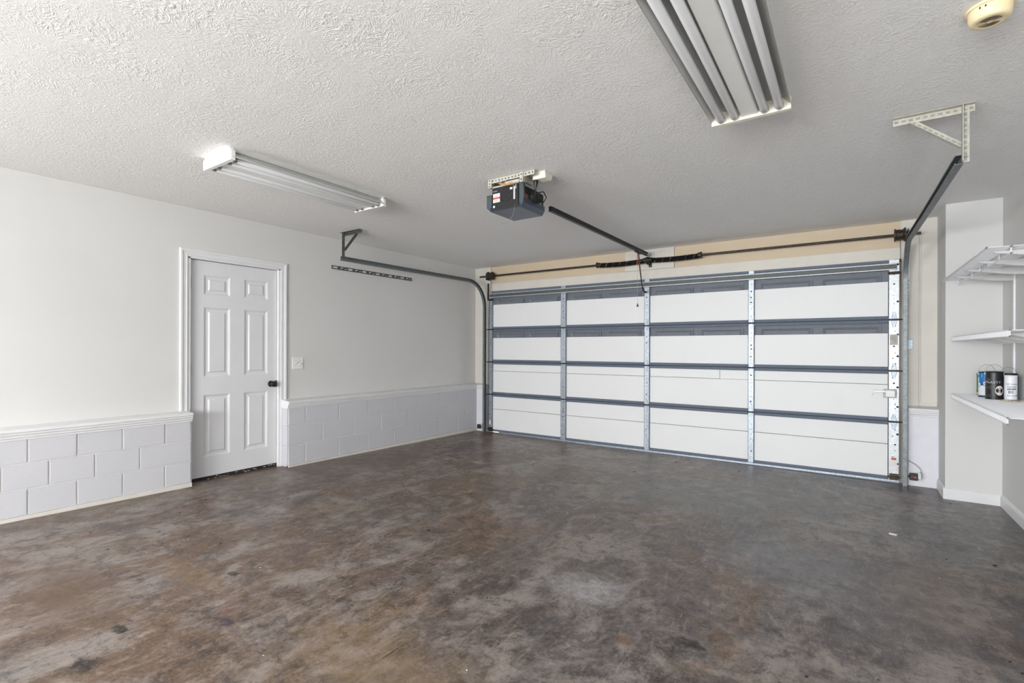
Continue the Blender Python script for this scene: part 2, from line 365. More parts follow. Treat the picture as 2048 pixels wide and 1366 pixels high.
la[-1] = YR; la = la[::-1]
lb = [1.966, 1.589, 1.302, 1.043, .799]
while lb[-1] > YR: lb.append(lb[-1] - .268)
lb[-1] = YR; lb = lb[::-1]
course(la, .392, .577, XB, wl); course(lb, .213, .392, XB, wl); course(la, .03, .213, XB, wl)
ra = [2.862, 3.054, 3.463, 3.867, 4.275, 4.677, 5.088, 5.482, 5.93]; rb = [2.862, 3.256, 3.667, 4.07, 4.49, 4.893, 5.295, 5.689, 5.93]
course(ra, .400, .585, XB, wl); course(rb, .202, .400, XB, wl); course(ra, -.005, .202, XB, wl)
# end faces of the low block walls at the door
for ye, zz in ((1.966, (.03, .213, .392, .577)), (2.862, (-.005, .202, .400, .585))):
    for a, b_ in zip(zz, zz[1:]):
        MB().box(XL + .002, XB - .008, min(ye, ye + (.008 if ye < 2 else -.008)), max(ye, ye + (.008 if ye < 2 else -.008)), a + .002, b_ - .002).build('block', 'block', wl, bevel=.002)
# ledge along the top of the block wall
def ledge(name, p, q, nrm, top, depth, label):
    # profile in (out, z): cap, cove, bead
    pr = [(-depth, top - .075), (-depth, top + .012), (.016, top), (.026, top - .005), (.026, top - .020), (.019, top - .024), (.019, top - .034), (.012, top - .046), (.012, top - .054), (.005, top - .066), (.005, top - .075)]
    p, q, nrm = Vector(p), Vector(q), Vector(nrm)
    poly = [p + nrm * a + Vector((0, 0, z)) for a, z in pr]
    o = MB().prism(poly, q - p).build(name, 'trim', bevel=.0015); return tag(o, label, 'ledge', kind='structure')
ledge('trim_1', (XB, YR, 0), (XB, 1.972, 0), (1, 0, 0), .633, .11, 'white moulded ledge on the block wall left of the panel door')
ledge('trim_2', (XB, 2.850, 0), (XB, YBLK + .03, 0), (1, 0, 0), .655, .11, 'long white moulded ledge between panel door and garage door')
ledge('trim_3', (XB - .1, YBLK, 0), (-4.555, YBLK, 0), (0, -1, 0), .650, .11, 'short white ledge piece left of the garage door track')
ledge('trim_4', (.447, YBLK, 0), (.668, YBLK, 0), (0, -1, 0), .656, .11, 'short white ledge piece between garage door track and corner chase')
# base strips
def skirt(name, x_, y0, y1, top, label, thick=.012):
    b = MB().add([(x_ - .03, y0, -.12), (x_ + thick, y0, -.12), (x_ + thick, y0, top), (x_ - .03, y0, top + .004), (x_ - .03, y1, -.12), (x_ + thick, y1, -.12), (x_ + thick, y1, top), (x_ - .03, y1, top + .004)],
                 [(0, 1, 2, 3), (7, 6, 5, 4), (0, 4, 5, 1), (1, 5, 6, 2), (2, 6, 7, 3), (3, 7, 4, 0)])
    return tag(b.build(name, 'base_strip'), label, 'base strip', kind='structure')
skirt('baseboard_left', XB, YR, 1.966, .030, 'cream base strip under the block wall left of the panel door')
skirt('baseboard_left', XB, 2.862, YBLK, -.004, 'cream base strip under the long block wall right of the panel door')
# garage door wall
wf = MB().box(XL - .15, -4.53, YW + .0, 6.25, -.2, H).box(.398, .668, YW, 6.25, -.2, H).box(-4.53, .398, YW + .022, 6.25, 2.073, H)
wf.box(-4.53, -4.455, 6.002, YW + .01, -.2, H - .37).box(.345, .398, 6.002, YW + .01, -.2, H - .37).box(-4.53, .398, 6.002, YW + .01, 2.035, 2.073)
wf = wf.build('wall_far', 'wall_board', origin=(-2, 6.1, 0)); tag(wf, 'cream wall around and above the garage door', 'wall', kind='structure')
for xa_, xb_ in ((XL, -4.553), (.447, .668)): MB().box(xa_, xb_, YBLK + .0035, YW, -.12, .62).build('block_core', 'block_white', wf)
for z0, z1, j in ((.400, .585, [-4.719, -4.553]), (.202, .400, [-4.719, -4.66, -4.553]), (-.005, .202, [-4.719, -4.553]), (-.07, -.005, [-4.719, -4.553])): course(j, z0, z1, YBLK, wf, 'x')
for z0, z1, j in ((.395, .585, [.447, .668]), (.192, .395, [.447, .668]), (0, .192, [.447, .61, .668]), (-.08, 0, [.447, .668])): course(j, z0, z1, YBLK, wf, 'x')
def trimbox(name, mat, b, label, bevel=.002):
    return tag(MB().box(*b).build(name, mat, bevel=bevel), label, 'trim board', kind='structure')
trimbox('trim_5', 'wall_board', (-4.52, .398, YW - .006, YW + .03, 2.073, 2.186), 'cream header board right above the garage door')
trimbox('trim_6', 'wall_board', (-2.387, -1.765, YW - .006, YW + .03, 2.188, H), 'square cream pad board behind the spring bracket')
trimbox('trim_7', 'header_beige', (-4.52, -2.389, YW + .012, YW + .03, 2.188, H), 'recessed beige header panel left of the spring bracket', 0)
trimbox('trim_8', 'header_beige', (-1.763, .398, YW + .012, YW + .03, 2.188, H), 'recessed beige header panel right of the spring bracket', 0)
trimbox('trim_9', 'wall_board', (.402, .534, YW - .018, YW + .01, .658, H), 'vertical cream jamb board right of the garage door')
trimbox('trim_10', 'wall_board', (.550, .668, YW - .012, YW + .01, .70, H), 'vertical cream board next to the corner chase')
trimbox('trim_11', 'wall_board', (XL, -4.535, YW - .012, YW + .01, .655, H), 'vertical cream board left of the garage door')
# corner chase and right wall
o = MB().box(.668, XR, 5.56, 6.25, -.2, H).build('wall_corner', 'wall'); tag(o, 'white boxed corner chase beside the wire shelves', 'wall', kind='structure')
o = MB().box(XR, XR + .15, YR - .15, 6.25, -.2, H).build('wall_right', 'wall'); tag(o, 'white side wall carrying the wire shelves', 'wall', kind='structure')
def bboard(name, pts, label):
    # pts: two base points and outward normal; follows the floor
    p, q, n = (Vector(a) for a in pts)
    pr = [(0, 0), (.014, 0), (.014, .072), (.010, .080), (.010, .086), (0, .094)]
    A_ = [p + n * a + Vector((0, 0, fz(p.x, p.y) + (b if b else -.02))) for a, b in pr]; B_ = [q + n * a + Vector((0, 0, fz(q.x, q.y) + (b if b else -.02))) for a, b in pr]
    k = len(pr); o = MB().add(A_ + B_, [tuple(range(k))[::-1], tuple(range(k, 2 * k))] + [(i, (i + 1) % k, k + (i + 1) % k, k + i) for i in range(k)]).build(name, 'trim')
    return tag(o, label, 'baseboard', kind='structure')
bboard('baseboard_corner', ((.668, 5.560, 0), (.668, 5.93, 0), (-1, 0, 0)), 'short white baseboard on the narrow shaded side of the chase')
bboard('baseboard_corner', ((.654, 5.56, 0), (XR, 5.56, 0), (0, -1, 0)), 'white baseboard across the front of the corner chase')
bboard('baseboard_right', ((XR, YR, 0), (XR, 5.546, 0), (-1, 0, 0)), 'white baseboard along the wall with the shelves')
# rear wall behind the photographer; the narrow window is added for fill light
WIN = ((-1.75, 1.35, 1.0), (.20, 1.35, .55)); wh = .65
rw = MB(); xs = [XL - .15, WIN[0][0] - 1.0, WIN[0][0] + 1.0, WIN[1][0] - .55, WIN[1][0] + .55, XR + .15]
for k in range(5):
    if k in (1, 3): rw.box(xs[k], xs[k + 1], YR - .15, YR, -.05, 1.35 - wh).box(xs[k], xs[k + 1], YR - .15, YR, 1.35 + wh, H)
    else: rw.box(xs[k], xs[k + 1], YR - .15, YR, -.05, H)
tag(rw.build('wall_rear', 'wall'), 'white rear wall with wide window and added fill window behind the camera', 'wall', kind='structure')
for k, (wx, wz, ww) in enumerate(WIN):
    wn = thing('window_%d' % (k + 1), (wx, YR - .08, wz - wh), ('wide white framed rear window lighting the block wall side', 'narrow white framed rear window added for fill light on the shelf wall side')[k], 'window', kind='structure')
    fr = MB()
    for a in (-1, 1): fr.box(wx + a * ww - .03, wx + a * ww + .03, YR - .12, YR - .05, wz - wh, wz + wh)
    for a in (-1, 0, 1): fr.box(wx - ww, wx + ww, YR - .12, YR - .05, wz + a * wh - .025, wz + a * wh + .025)
    fr.build('window_frame', 'trim', wn, bevel=.003)
    for a in (0, 1): MB().box(wx - ww + .03, wx + ww - .03, YR - .09, YR - .084, wz - wh + a * wh + .025, wz - wh + (a + 1) * wh - .025).build('pane', 'glass', wn)
    MB().box(wx - ww - .05, wx + ww + .05, YR - .06, YR + .03, wz - wh - .03, wz - wh).build('window_sill', 'trim', wn, bevel=.004)
wn = thing('window_3', (XL - .08, -2.7, .75), 'white framed side window added for fill light behind the camera', 'window', kind='structure')  # unseen window made up to hold the side fill lamp
fr = MB()
for a in (-3.3, -2.1): fr.box(XL - .12, XL - .05, a - .03, a + .03, .75, 1.85)
for a in (.75, 1.30, 1.85): fr.box(XL - .12, XL - .05, -3.3, -2.1, a - .025, a + .025)
fr.build('window_frame', 'trim', wn, bevel=.003)
for a in (.775, 1.325): MB().box(XL - .09, XL - .084, -3.27, -2.13, a, a + .50).build('pane', 'glass', wn)
# driveway outside, seen only as a bright sliver under the door
tag(MB().box(-6, 2, 5.957, 9, -.2, -.085).build('ground', 'outside'), 'sunlit driveway outside the garage door', 'driveway', kind='structure')

# ---------------------------------------------------------------- six panel door
dr = thing('door_1', (-4.86, 2.41, 0), 'white six panel door with black knob', 'door', kind='structure')
SX = -4.862
sl = MB(); PY = ((2.124, 2.358), (2.489, 2.724)); PZ = ((.198, .768), (.930, 1.571), (1.682, 1.867))
# slab as stiles and rails around the panel recesses
ycuts = [2.004, PY[0][0], PY[0][1], PY[1][0], PY[1][1], 2.815]; zcuts = [.012, PZ[0][0], PZ[0][1], PZ[1][0], PZ[1][1], PZ[2][0], PZ[2][1], 1.990]
for i in range(5):
    for j in range(7):
        if i in (1, 3) and j in (1, 3, 5): continue
        sl.box(SX - .035, SX, ycuts[i], ycuts[i + 1], zcuts[j], zcuts[j + 1])
bmx = sl.build('slab', 'door_white', dr)
for a, b_ in PY:
    for c, d in PZ:
        m = .020; m2 = .052; dep = SX - .010
        p = MB(); rg = []
        for (e, x_) in ((0, SX), (.006, SX - .002), (m, dep), (m2 - .012, dep), (m2, SX - .002)):
            rg.append([(x_, a + e, c + e), (x_, b_ - e, c + e), (x_, b_ - e, d - e), (x_, a + e, d - e)])
        vs_ = [q for r_ in rg for q in r_]; fs_ = []
        for i in range(4):
            for j in range(4): fs_.append((i * 4 + j, i * 4 + (j + 1) % 4, (i + 1) * 4 + (j + 1) % 4, (i + 1) * 4 + j))
        fs_.append((16, 17, 18, 19)); p.add(vs_, fs_).build('panel', 'door_white', dr)
# jamb and casing
jb = MB().box(XL - .12, XL + .004, 1.975, 2.000, -.02, 2.004).box(XL - .12, XL + .004, 2.820, 2.842, -.04, 2.004).box(XL - .12, XL + .004, 1.975, 2.842, 1.994, 2.012)
jb.box(SX - .055, SX - .036, 2.0, 2.02, -.02, 2.0).box(SX - .055, SX - .036, 2.80, 2.82, -.03, 2.0).box(SX - .055, SX - .036, 2.0, 2.82, 1.975, 2.0)
jb.build('jamb', 'trim', dr)
prof = [(0, 0), (0, .010), (.012, .013), (.016, .010), (.036, .012), (.046, .018), (.060, .018), (.064, .014), (.064, 0)]   # (away from opening, out of wall)
def casing(p, q, away, trimp, trimq):
    p, q, away = Vector(p), Vector(q), Vector(away); d = (q - p).normalized()
    A_ = [p + away * a + d * (trimp * a) + Vector((b, 0, 0)) for a, b in prof]; B_ = [q + away * a + d * (trimq * a) + Vector((b, 0, 0)) for a, b in prof]
    k = len(prof)
    MB().add(A_ + B_, [tuple(range(k))[::-1], tuple(range(k, 2 * k))] + [(i, (i + 1) % k, k + (i + 1) % k, k + i) for i in range(k)]).build('casing', 'trim', dr)
casing((XL, 1.978, .62), (XL, 1.978, 2.009), (0, -1, 0), 0, 1)
casing((XL, 2.839, -.03), (XL, 2.839, 2.009), (0, 1, 0), 0, 1)
casing((XL, 1.978, 2.009), (XL, 2.839, 2.009), (0, 0, 1), -1, 1)
for za, zb in ((1.733, 1.838), (.944, 1.046)):
    h = MB().box(SX, SX + .003, 2.006, 2.022, za, zb).cyl((SX + .012, 2.003, za), (SX + .012, 2.003, zb), .008, 10).box(SX + .002, SX + .012, 2.000, 2.012, za, zb)
    h.build('hinge', 'galv_bright', dr, smooth=True)
kb = MB().lathe((SX, 2.757, .834), (SX + .075, 2.757, .834), [(0, 0), (.032, 0), (.032, .08), (.026, .14), (.013, .2), (.012, .42), (.02, .5), (.029, .62), (.031, .78), (.026, .93), (.012, 1), (0, 1)], 24)
kb.build('knob', 'black', dr, smooth=True)
MB().box(SX - .004, SX + .004, 2.806, 2.826, .80, .868).build('strike_plate', 'black', dr)
swp = MB().box(SX - .034, SX + .006, 2.004, 2.816, -.03, .020).build('door_sweep', 'rubber_dark', dr)
fk = MB()
for k in range(34):
    y_ = random.uniform(2.16, 2.80); s_ = random.uniform(.003, .010)
    fk.obox((SX + .0065, y_, random.uniform(-.012, .012)), (1, 0, 0), (0, 1, random.uniform(-.5, .5)), (0, random.uniform(-.5, .5), 1), (.001, s_, s_ * .35))
fk.build('paint_flake', 'sticker_grey', swp, kind='stuff')

# ---------------------------------------------------------------- garage door
GD = 5.938
gx0, gx1 = -4.494, .384
gd = thing('door_2', (-2.056, 5.97, -.06), 'wide four section garage door with steel stiles and white insulation boards', 'garage door', kind='structure')
BAY = [(-4.427, -3.262), (-3.185, -2.094), (-2.031, -.925), (-.868, .301)]
STL = [(gx0, -4.427), (-3.262, -3.185), (-2.094, -2.031), (-.925, -.868), (.301, gx1)]
SZ = [(-.045, .515), (.515, 1.000), (1.000, 1.487), (1.487, 2.062)]
YS = 5.985
rng = random.Random(3)
for k, (z0, z1) in enumerate(SZ):
    g = .004
    s_ = MB()
    # embossed skin: plain sheet
    s_.box(gx0, gx1, YS, YS + .012, z0 + g, z1 - g)
    sec = s_.build('door_section', 'skin', gd)
    if k: MB().box(gx0 + .004, gx1 - .004, GD + .016, YS + .010, z0 - .012, z0 + .012).build('joint_gasket', 'joint_dark', sec)
    # horizontal rails: hat shaped, top and bottom of the section
    for zt, dn in ((z1 - g, 1), (z0 + g, 0)):
        hgt = .030 if not (k == 3 and dn) else .040
        a, b_ = (zt - hgt, zt) if dn else (zt, zt + hgt)
        r_ = MB().box(gx0 + .004, gx1 - .004, GD + .010, YS, a, b_)
        r_.box(gx0 + .004, gx1 - .004, GD + .004, GD + .010, (a + b_) / 2 - .006, (a + b_) / 2 + .006)
        r_.build('rail', 'blue_steel', sec, bevel=.002)
    # raised panels stamped in the skin, two in each bay
    for bx0, bx1 in BAY:
        mid = (bx0 + bx1) / 2
        for a, b_ in ((bx0 + .055, mid - .040), (mid + .040, bx1 - .055)):
            c, d = z0 + .085, z1 - (.056 if k < 3 else .138)
            p = MB(); rg = []
            for e, y_ in ((0, YS), (.001, YS - .016), (.010, YS - .016), (.034, YS - .004), (.040, YS - .004), (.041, YS - .012)):
                rg.append([(a + e, y_, c + e), (b_ - e, y_, c + e), (b_ - e, y_, d - e), (a + e, y_, d - e)])
            vs_ = [q for r_ in rg for q in r_]; fs_ = []
            for i in range(5):
                for j in range(4): fs_.append((i * 4 + j, i * 4 + (j + 1) % 4, (i + 1) * 4 + (j + 1) % 4, (i + 1) * 4 + j))
            fs_.append((20, 21, 22, 23)); p.add(vs_, fs_).build('raised_panel', 'skin', sec)
    # insulation boards
    for bi, (bx0, bx1) in enumerate(BAY):
        lo, hi = z0 + .034, z1 - .034
        if k == 0: rows = [(-.038, .2915), (.2965, hi)]
        elif k == 1: rows = [(lo, .8615), (.8660, hi)]
        elif k == 2: rows = [(lo, 1.357)]
        else: rows = [(lo, 1.852)]
        for ri, (a, b_) in enumerate(rows):
            cols = [(bx0 + .003, bx1 - .003)]
            if k == 1 and ri == 1 and bi == 2: cols = [(bx0 + .003, -1.2235), (-1.2205, bx1 - .003)]
            for ci, (xa, xb) in enumerate(cols):
                t1, t2 = rng.uniform(-.003, .003), rng.uniform(-.003, .003)
                if k < 2: t1 = t2 = 0
                if ci == 1: a_ = a - .002
                else: a_ = a
                yf = 5.957 + rng.uniform(-.002, .002) + (.002 if ri else 0)
                MB().prism([(xa, yf, a_), (xb, yf, a_), (xb, yf, b_ + t2), (xa, yf, b_ + t1)], (0, .024, 0)).build('insulation_board', 'foam', sec, bevel=.0015)
    # stiles
    for si, (xa, xb) in enumerate(STL):
        wide = si in (0, 4)
        za, zb = z0 + g + .002, z1 - g - .002
        b = MB().box(xa, xb, GD, GD + .004, za, zb).box(xa, xa + .003, GD, YS, za, zb).box(xb - .003, xb, GD, YS, za, zb)
        st = b.build('stile', 'galv_bright' if si == 4 else 'galv', sec)
        hl = MB(); xm = (xa + xb) / 2; nh = rng.randint(6, 9)
        for q in range(nh):
            zz = za + .07 + (zb - za - .14) * (q + rng.uniform(-.25, .25)) / (nh - 1)
            rr = rng.choice((.004, .004, .005, .008)); xx = xm + (rng.choice((-.008, .010, .0)) if wide else rng.uniform(-.003, .003))
            hl.cyl((xx, GD + .001, zz), (xx, GD - .0006, zz), rr, 8)
            if wide and si == 4 and q % 4 == 1: hl.cyl((xm + .028, GD + .001, zz + .02), (xm + .028, GD - .0006, zz + .02), .010, 10)
        hl.build('punched_hole', 'hole', st, kind='stuff')
# hinges on the joints
def hinge(x, z, wide, parent):
    h = MB(); hw = .030 if wide else .022
    for sgn in (1, -1):
        poly = [(x - hw * .85, GD - .001, z + sgn * .006), (x + hw * .85, GD - .001, z + sgn * .006), (x + hw * .30, GD - .001, z + sgn * .075), (x - hw * .30, GD - .001, z + sgn * .075)]
        h.prism(poly if sgn > 0 else poly[::-1], (0, -.0035, 0))
        for e in (-1, 1): h.bar((x + e * hw * .62, GD - .006, z + sgn * .014), (x + e * hw * .26, GD - .006, z + sgn * .060), .005, .006, (0, 1, 0))
    o = h.build('hinge', 'galv', parent, bevel=.001)
    kn = MB().cyl((x - hw * 1.35, GD - .012, z), (x + hw * 1.35, GD - .012, z), .0085, 10)
    if wide: kn.cyl((x, GD - .012, z), (x + (.075 if x > -2 else -.075), GD - .012, z), .006, 8)
    kn.build('knuckle', 'dark_steel', parent, smooth=True)
secs = [c for c in gd.children]
for zi, z in enumerate((.515, 1.000, 1.487)):
    for si, (xa, xb) in enumerate(STL): hinge((xa + xb) / 2, z - .002, si in (0, 4), secs[zi])
# top strut: rolled channel with two bright lips
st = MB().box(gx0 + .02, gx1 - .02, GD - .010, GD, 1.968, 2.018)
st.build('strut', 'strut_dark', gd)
for z in (2.016, 1.964):
    MB().box(gx0 + .02, gx1 - .02, GD - .026, GD - .002, z - .0065, z + .0055).build('strut_lip', 'galv_bright', gd, bevel=.004, seg=2)
for x in (gx0 + .04, gx1 - .04):
    MB().box(x - .04, x + .04, GD - .010, GD - .002, 1.915, 1.945).cyl((x - .05, GD - .02, 1.93), (x + .05, GD - .02, 1.93), .008, 10).build('top_bracket', 'dark_steel', gd, smooth=True)
    MB().box(x - .035, x + .035, GD - .008, GD, -.040, .02).cyl((x - .05, GD - .018, -.012), (x + .05, GD - .018, -.012), .009, 10).build('bottom_bracket', 'dark_steel', gd, smooth=True)
# bottom retainer and seal (lifted at the left end, where daylight comes in)
bs = MB().box(-4.30, gx1, GD - .006, YS + .01, -.062, -.040).build('bottom_retainer', 'galv', gd, bevel=.002)
sb = MB(); xa = -4.30
sb.add([(xa, GD, -.055), (gx1, GD, -.062), (gx1, GD, fz(gx1, GD) - .004), (xa, GD, fz(xa, GD) - .004), (xa, YS, -.055), (gx1, YS, -.062), (gx1, YS, fz(gx1, GD) - .006), (xa, YS, fz(xa, GD) - .006)],
       [(0, 1, 2, 3), (7, 6, 5, 4), (0, 4, 5, 1), (1, 5, 6, 2), (2, 6, 7, 3), (3, 7, 4, 0)])
sb.build('bottom_seal', 'rubber', gd)
# slide lock, stickers
lk = MB().box(.279, .352, GD - .030, GD - .002, .748, .812).build('lock_case', 'enamel', gd, bevel=.004)
MB().box(.262, .366, GD - .004, GD, .738, .822).build('lock_plate', 'galv_dull', gd, bevel=.002)
MB().box(.190, .280, GD - .022, GD - .012, .790, .806).box(.186, .198, GD - .034, GD - .012, .786, .812).build('lock_bar', 'galv_bright', gd, bevel=.002)
MB().tube([(.192, GD - .03, .787), (.182, GD - .025, .775), (.172, GD - .022, .750)], .0012, 5).build('lock_cord', 'wire_grey', gd)
MB().box(.312, .372, GD - .0012, GD, 1.245, 1.345).build('label_sticker', 'sticker_grey', gd)
MB().box(.318, .368, GD - .0012, GD, .085, .175).build('label_sticker', 'sticker', gd)
MB().box(.325, .362, GD - .0018, GD - .001, .150, .168).build('label_print', 'sticker_red', gd)
MB().box(-4.482, -4.452, GD - .0012, GD, .060, .120).build('label_sticker', 'sticker', gd)
# arm bracket on the centre stile
MB().box(-2.075, -2.045, GD - .030, GD, 1.880, 1.925).build('arm_bracket', 'galv_bright', gd, bevel=.003)

# ---------------------------------------------------------------- tracks
def track(side):
    sgn = -1 if side == 'l' else 1
    xv = -4.535 if side == 'l' else .424; xh = -4.540 if side == 'l' else .456
    lab = ('galvanized door track with perforated ceiling hanger over the panel door wall', 'galvanized door track with pale perforated ceiling hanger near the corner chase')[sgn > 0]
    t = thing('door_track', (xv, 5.88, fz(xv, 5.88)), lab, 'track', 'roller tracks of the garage door')
    yv, zh, rad = 5.885, 2.168, .37
    pts = [(xh, 3.36, zh), (xh + (xv - xh) * .45, 4.5, zh + .006)]
    for k in range(0, 11):
        a = R(90) * k / 10; pts.append((xv, yv - rad + rad * math.sin(a), zh + .012 - rad + rad * math.cos(a)))
    pts.append((xv, yv, 1.0)); pts.append((xv, yv, fz(xv, yv)))
    ups = []
    for i, p in enumerate(pts):
        if i < 2: ups.append((0, 0, 1))
        elif i < 13: a = R(90) * (i - 2) / 10; ups.append((0, math.sin(a), math.cos(a)))
        else: ups.append((0, 1, 0))
    # C shaped channel, open towards the door (x inwards)
    s_ = -sgn; o_, i_ = .022, .019
    pr = [(s_ * .020, .024), (s_ * .020, .015)]; pr = []
    out = [(.018, .016), (.018, .024), (-.014, .024), (-.018, .020), (-.018, -.020), (-.014, -.024), (.018, -.024), (.018, -.016)]
    inn = [(.0155, -.016), (.0155, -.0215), (-.013, -.0215), (-.0155, -.019), (-.0155, .019), (-.013, .0215), (.0155, .0215), (.0155, .016)]
    # side vector of the sweep: t x up ; for t=+y, up=+z that is +x
    prof_ = [((a * (1 if s_ > 0 else -1)), b) for a, b in out + inn]
    if s_ < 0: prof_ = prof_[::-1]
    MB().sweep(pts, prof_, ups, True).build('track_channel', 'galv_track', t, smooth=True)
    # wall angle behind the vertical track and brackets
    xo = xv + sgn * .016
    a0, a1 = sorted((xo + sgn * .002, xo + sgn * .006))
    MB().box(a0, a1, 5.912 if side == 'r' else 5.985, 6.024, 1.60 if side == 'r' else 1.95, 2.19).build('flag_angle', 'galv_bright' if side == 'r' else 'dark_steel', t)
    if side == 'r':
        MB().box(.43, .462, 6.02, 6.0265, 1.73, 2.06).build('flag_plate', 'galv_bright', t)
        hb = MB()
        for z in (1.75, 1.79, 1.82, 1.86): hb.cyl((.452, 6.0205, z), (.452, 6.0185, z), .007, 8)
        hb.build('bolt_slot', 'hole', t, kind='stuff')
        for z in (1.25,): MB().box(.43, .49, 6.015, 6.027, z - .045, z + .045).build('jamb_bracket', 'galv', t, bevel=.002)
    # ceiling hanger: three perforated angles
    hy = 3.36
    if side == 'r': xc0, xc1, xd, xb, zb = .187, .514, .478, .262, 2.235
    else: xc0, xc1, xd, xb, zb = -4.523, -4.200, -4.495, -4.278, 2.255
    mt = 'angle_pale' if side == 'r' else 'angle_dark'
    def perf(p, q, wdt, nh, name):
        p, q = Vector(p), Vector(q)
        b = MB().bar(p, q, wdt, .003, (0, 0, 1) if abs((q - p).x) > abs((q - p).z) else (1, 0, 0))
        # second flange of the angle
        d = (q - p).normalized(); n_ = Vector((-d.z, 0, d.x));
        if n_.z < 0: n_ = -n_
        if abs(d.z) > .9: n_ = Vector((sgn * -1.0, 0, 0))
        if name == 'brace_angle': n_ = -n_
        off = n_ * (wdt / 2 - .0015) + Vector((0, -.0165, 0))
        ax = d; b.obox((p + q) / 2 + off, ax, Vector((0, 1, 0)), n_, ((q - p).length / 2, .0165, .0015))
        o = b.build(name, mt, t)
        hs = MB(); u = n_
        for k in range(nh):
            c = p.lerp(q, (k + .5) / nh)
            hs.obox(c + Vector((0, -.0022, 0)), d, u, (0, 1, 0), (.0085, .0055, .0005))
        hs.build('punched_hole', 'hole' if side == 'l' else 'galv_dull', o, kind='stuff')
    perf((xc0, hy, H - .020), (xc1, hy, H - .020), .036, 11, 'ceiling_angle')
    perf((xd, hy - .004, H - .004), (xd, hy - .004, 2.150), .030, 10, 'drop_angle')
    perf((xb, hy + .004, H - .030), (xd - (.012 if side == 'r' else -.012), hy + .004, zb), .030, 9, 'brace_angle')
    MB().cyl((xd + .006, hy - .016, 2.175), (xd - .006, hy - .002, 2.175), .006, 6).cyl((xd, hy - .014, H - .02), (xd, hy, H - .02), .006, 6).build('bolt', 'galv_bright', t, kind='stuff')
    return t
track('l'); track('r')

# ---------------------------------------------------------------- torsion shaft and springs
SY, SZc = 5.95, 2.290
ts = thing('torsion_shaft', (-2.056, SY, SZc), 'dark torsion shaft with twin black springs above the garage door', 'spring shaft')
MB().cyl((-4.674, SY, SZc), (.540, SY, SZc), .0125, 14).build('shaft', 'dark_steel', ts, smooth=True)
def coil(xa, xb, name='spring'):
    n = int((xb - xa) / .0072); pts = []
    for k in range(n * 12 + 1):
        a = 2 * math.pi * k / 12; x = xa + (xb - xa) * k / (n * 12)
        sag = -.012 * math.sin(math.pi * min(1, abs(x + 2.06) / .68))
        pts.append((x, SY + math.cos(a) * .027, SZc - .003 + sag + math.sin(a) * .027))
    b = MB().tube(pts, .0042, 5)
    core = [((xa + (xb - xa) * k / 8), SY, SZc - .003 - .012 * math.sin(math.pi * min(1, abs(xa + (xb - xa) * k / 8 + 2.06) / .68))) for k in range(9)]
    b.tube(core, .026, 12)
    return b.build(name, 'spring', ts, smooth=True)
coil(-2.705, -2.100); coil(-2.020, -1.452)
for x, e in ((-2.715, -1), (-1.442, 1), (-2.095, 1), (-2.022, -1)):
    MB().lathe((x + e * .020, SY, SZc), (x - e * .020, SY, SZc), [(.013, 0), (.038, .02), (.038, .25), (.030, .35), (.030, 1), (.013, 1)], 18).build('winding_cone', 'dark_steel', ts, smooth=True)
cb = MB().box(-2.062, -2.056, SY - .045, YW - .006, SZc - .055, SZc + .036).box(-2.075, -2.035, YW - .012, YW - .006, SZc - .075, SZc + .036).cyl((-2.08, SY, SZc), (-2.036, SY, SZc), .040, 18)
cb.build('centre_bracket', 'dark_steel', ts, bevel=.002)
for x, e in ((-4.470, -1), (.385, 1)):
    MB().lathe((x - .042, SY, SZc), (x + .042, SY, SZc), [(.013, 0), (.060, .0), (.062, .08), (.052, .16), (.050, .5), (.048, .72), (.056, .82), (.066, .92), (.066, 1), (.013, 1)] if e > 0 else [(.013, 0), (.066, 0), (.066, .08), (.056, .18), (.048, .28), (.050, .5), (.052, .84), (.062, .92), (.060, 1), (.013, 1)], 22).build('cable_drum', 'dark_steel', ts, smooth=True)
    xb_ = x + e * .062
    MB().box(xb_ - .003, xb_ + .003, SY - .035, YW - .018, SZc - .060, SZc + .045).cyl((xb_ - .012, SY, SZc), (xb_ + .012, SY, SZc), .030, 14).build('bearing_plate', 'dark_steel', ts)
    cx_ = x + e * .004
    MB().tube([(cx_, SY + .01, SZc - .05), (cx_ + e * .005, 5.915, 1.6), (cx_ + e * .005, 5.905, 0.0)], .0022, 5).build('lift_cable', 'dark_steel', ts)

# ---------------------------------------------------------------- opener
OX0, OX1, OY = -2.172, -1.934, 2.905
op = thing('garage_door_opener', (-2.05, 3.05, 2.2), 'black and smoky blue garage door opener hanging from the ceiling', 'door opener')
MB().box(OX0, OX1, OY + .004, 3.245, 2.222, 2.372).build('motor_housing', 'black', op, bevel=.006, seg=2)
MB().prism([(OX0 + .015, OY + .02, 2.37), (OX1 - .02, OY + .02, 2.37), (OX1 - .03, OY + .04, 2.392), (OX0 + .03, OY + .04, 2.392)], (0, .28, 0)).build('housing_lid', 'black', op, bevel=.003)
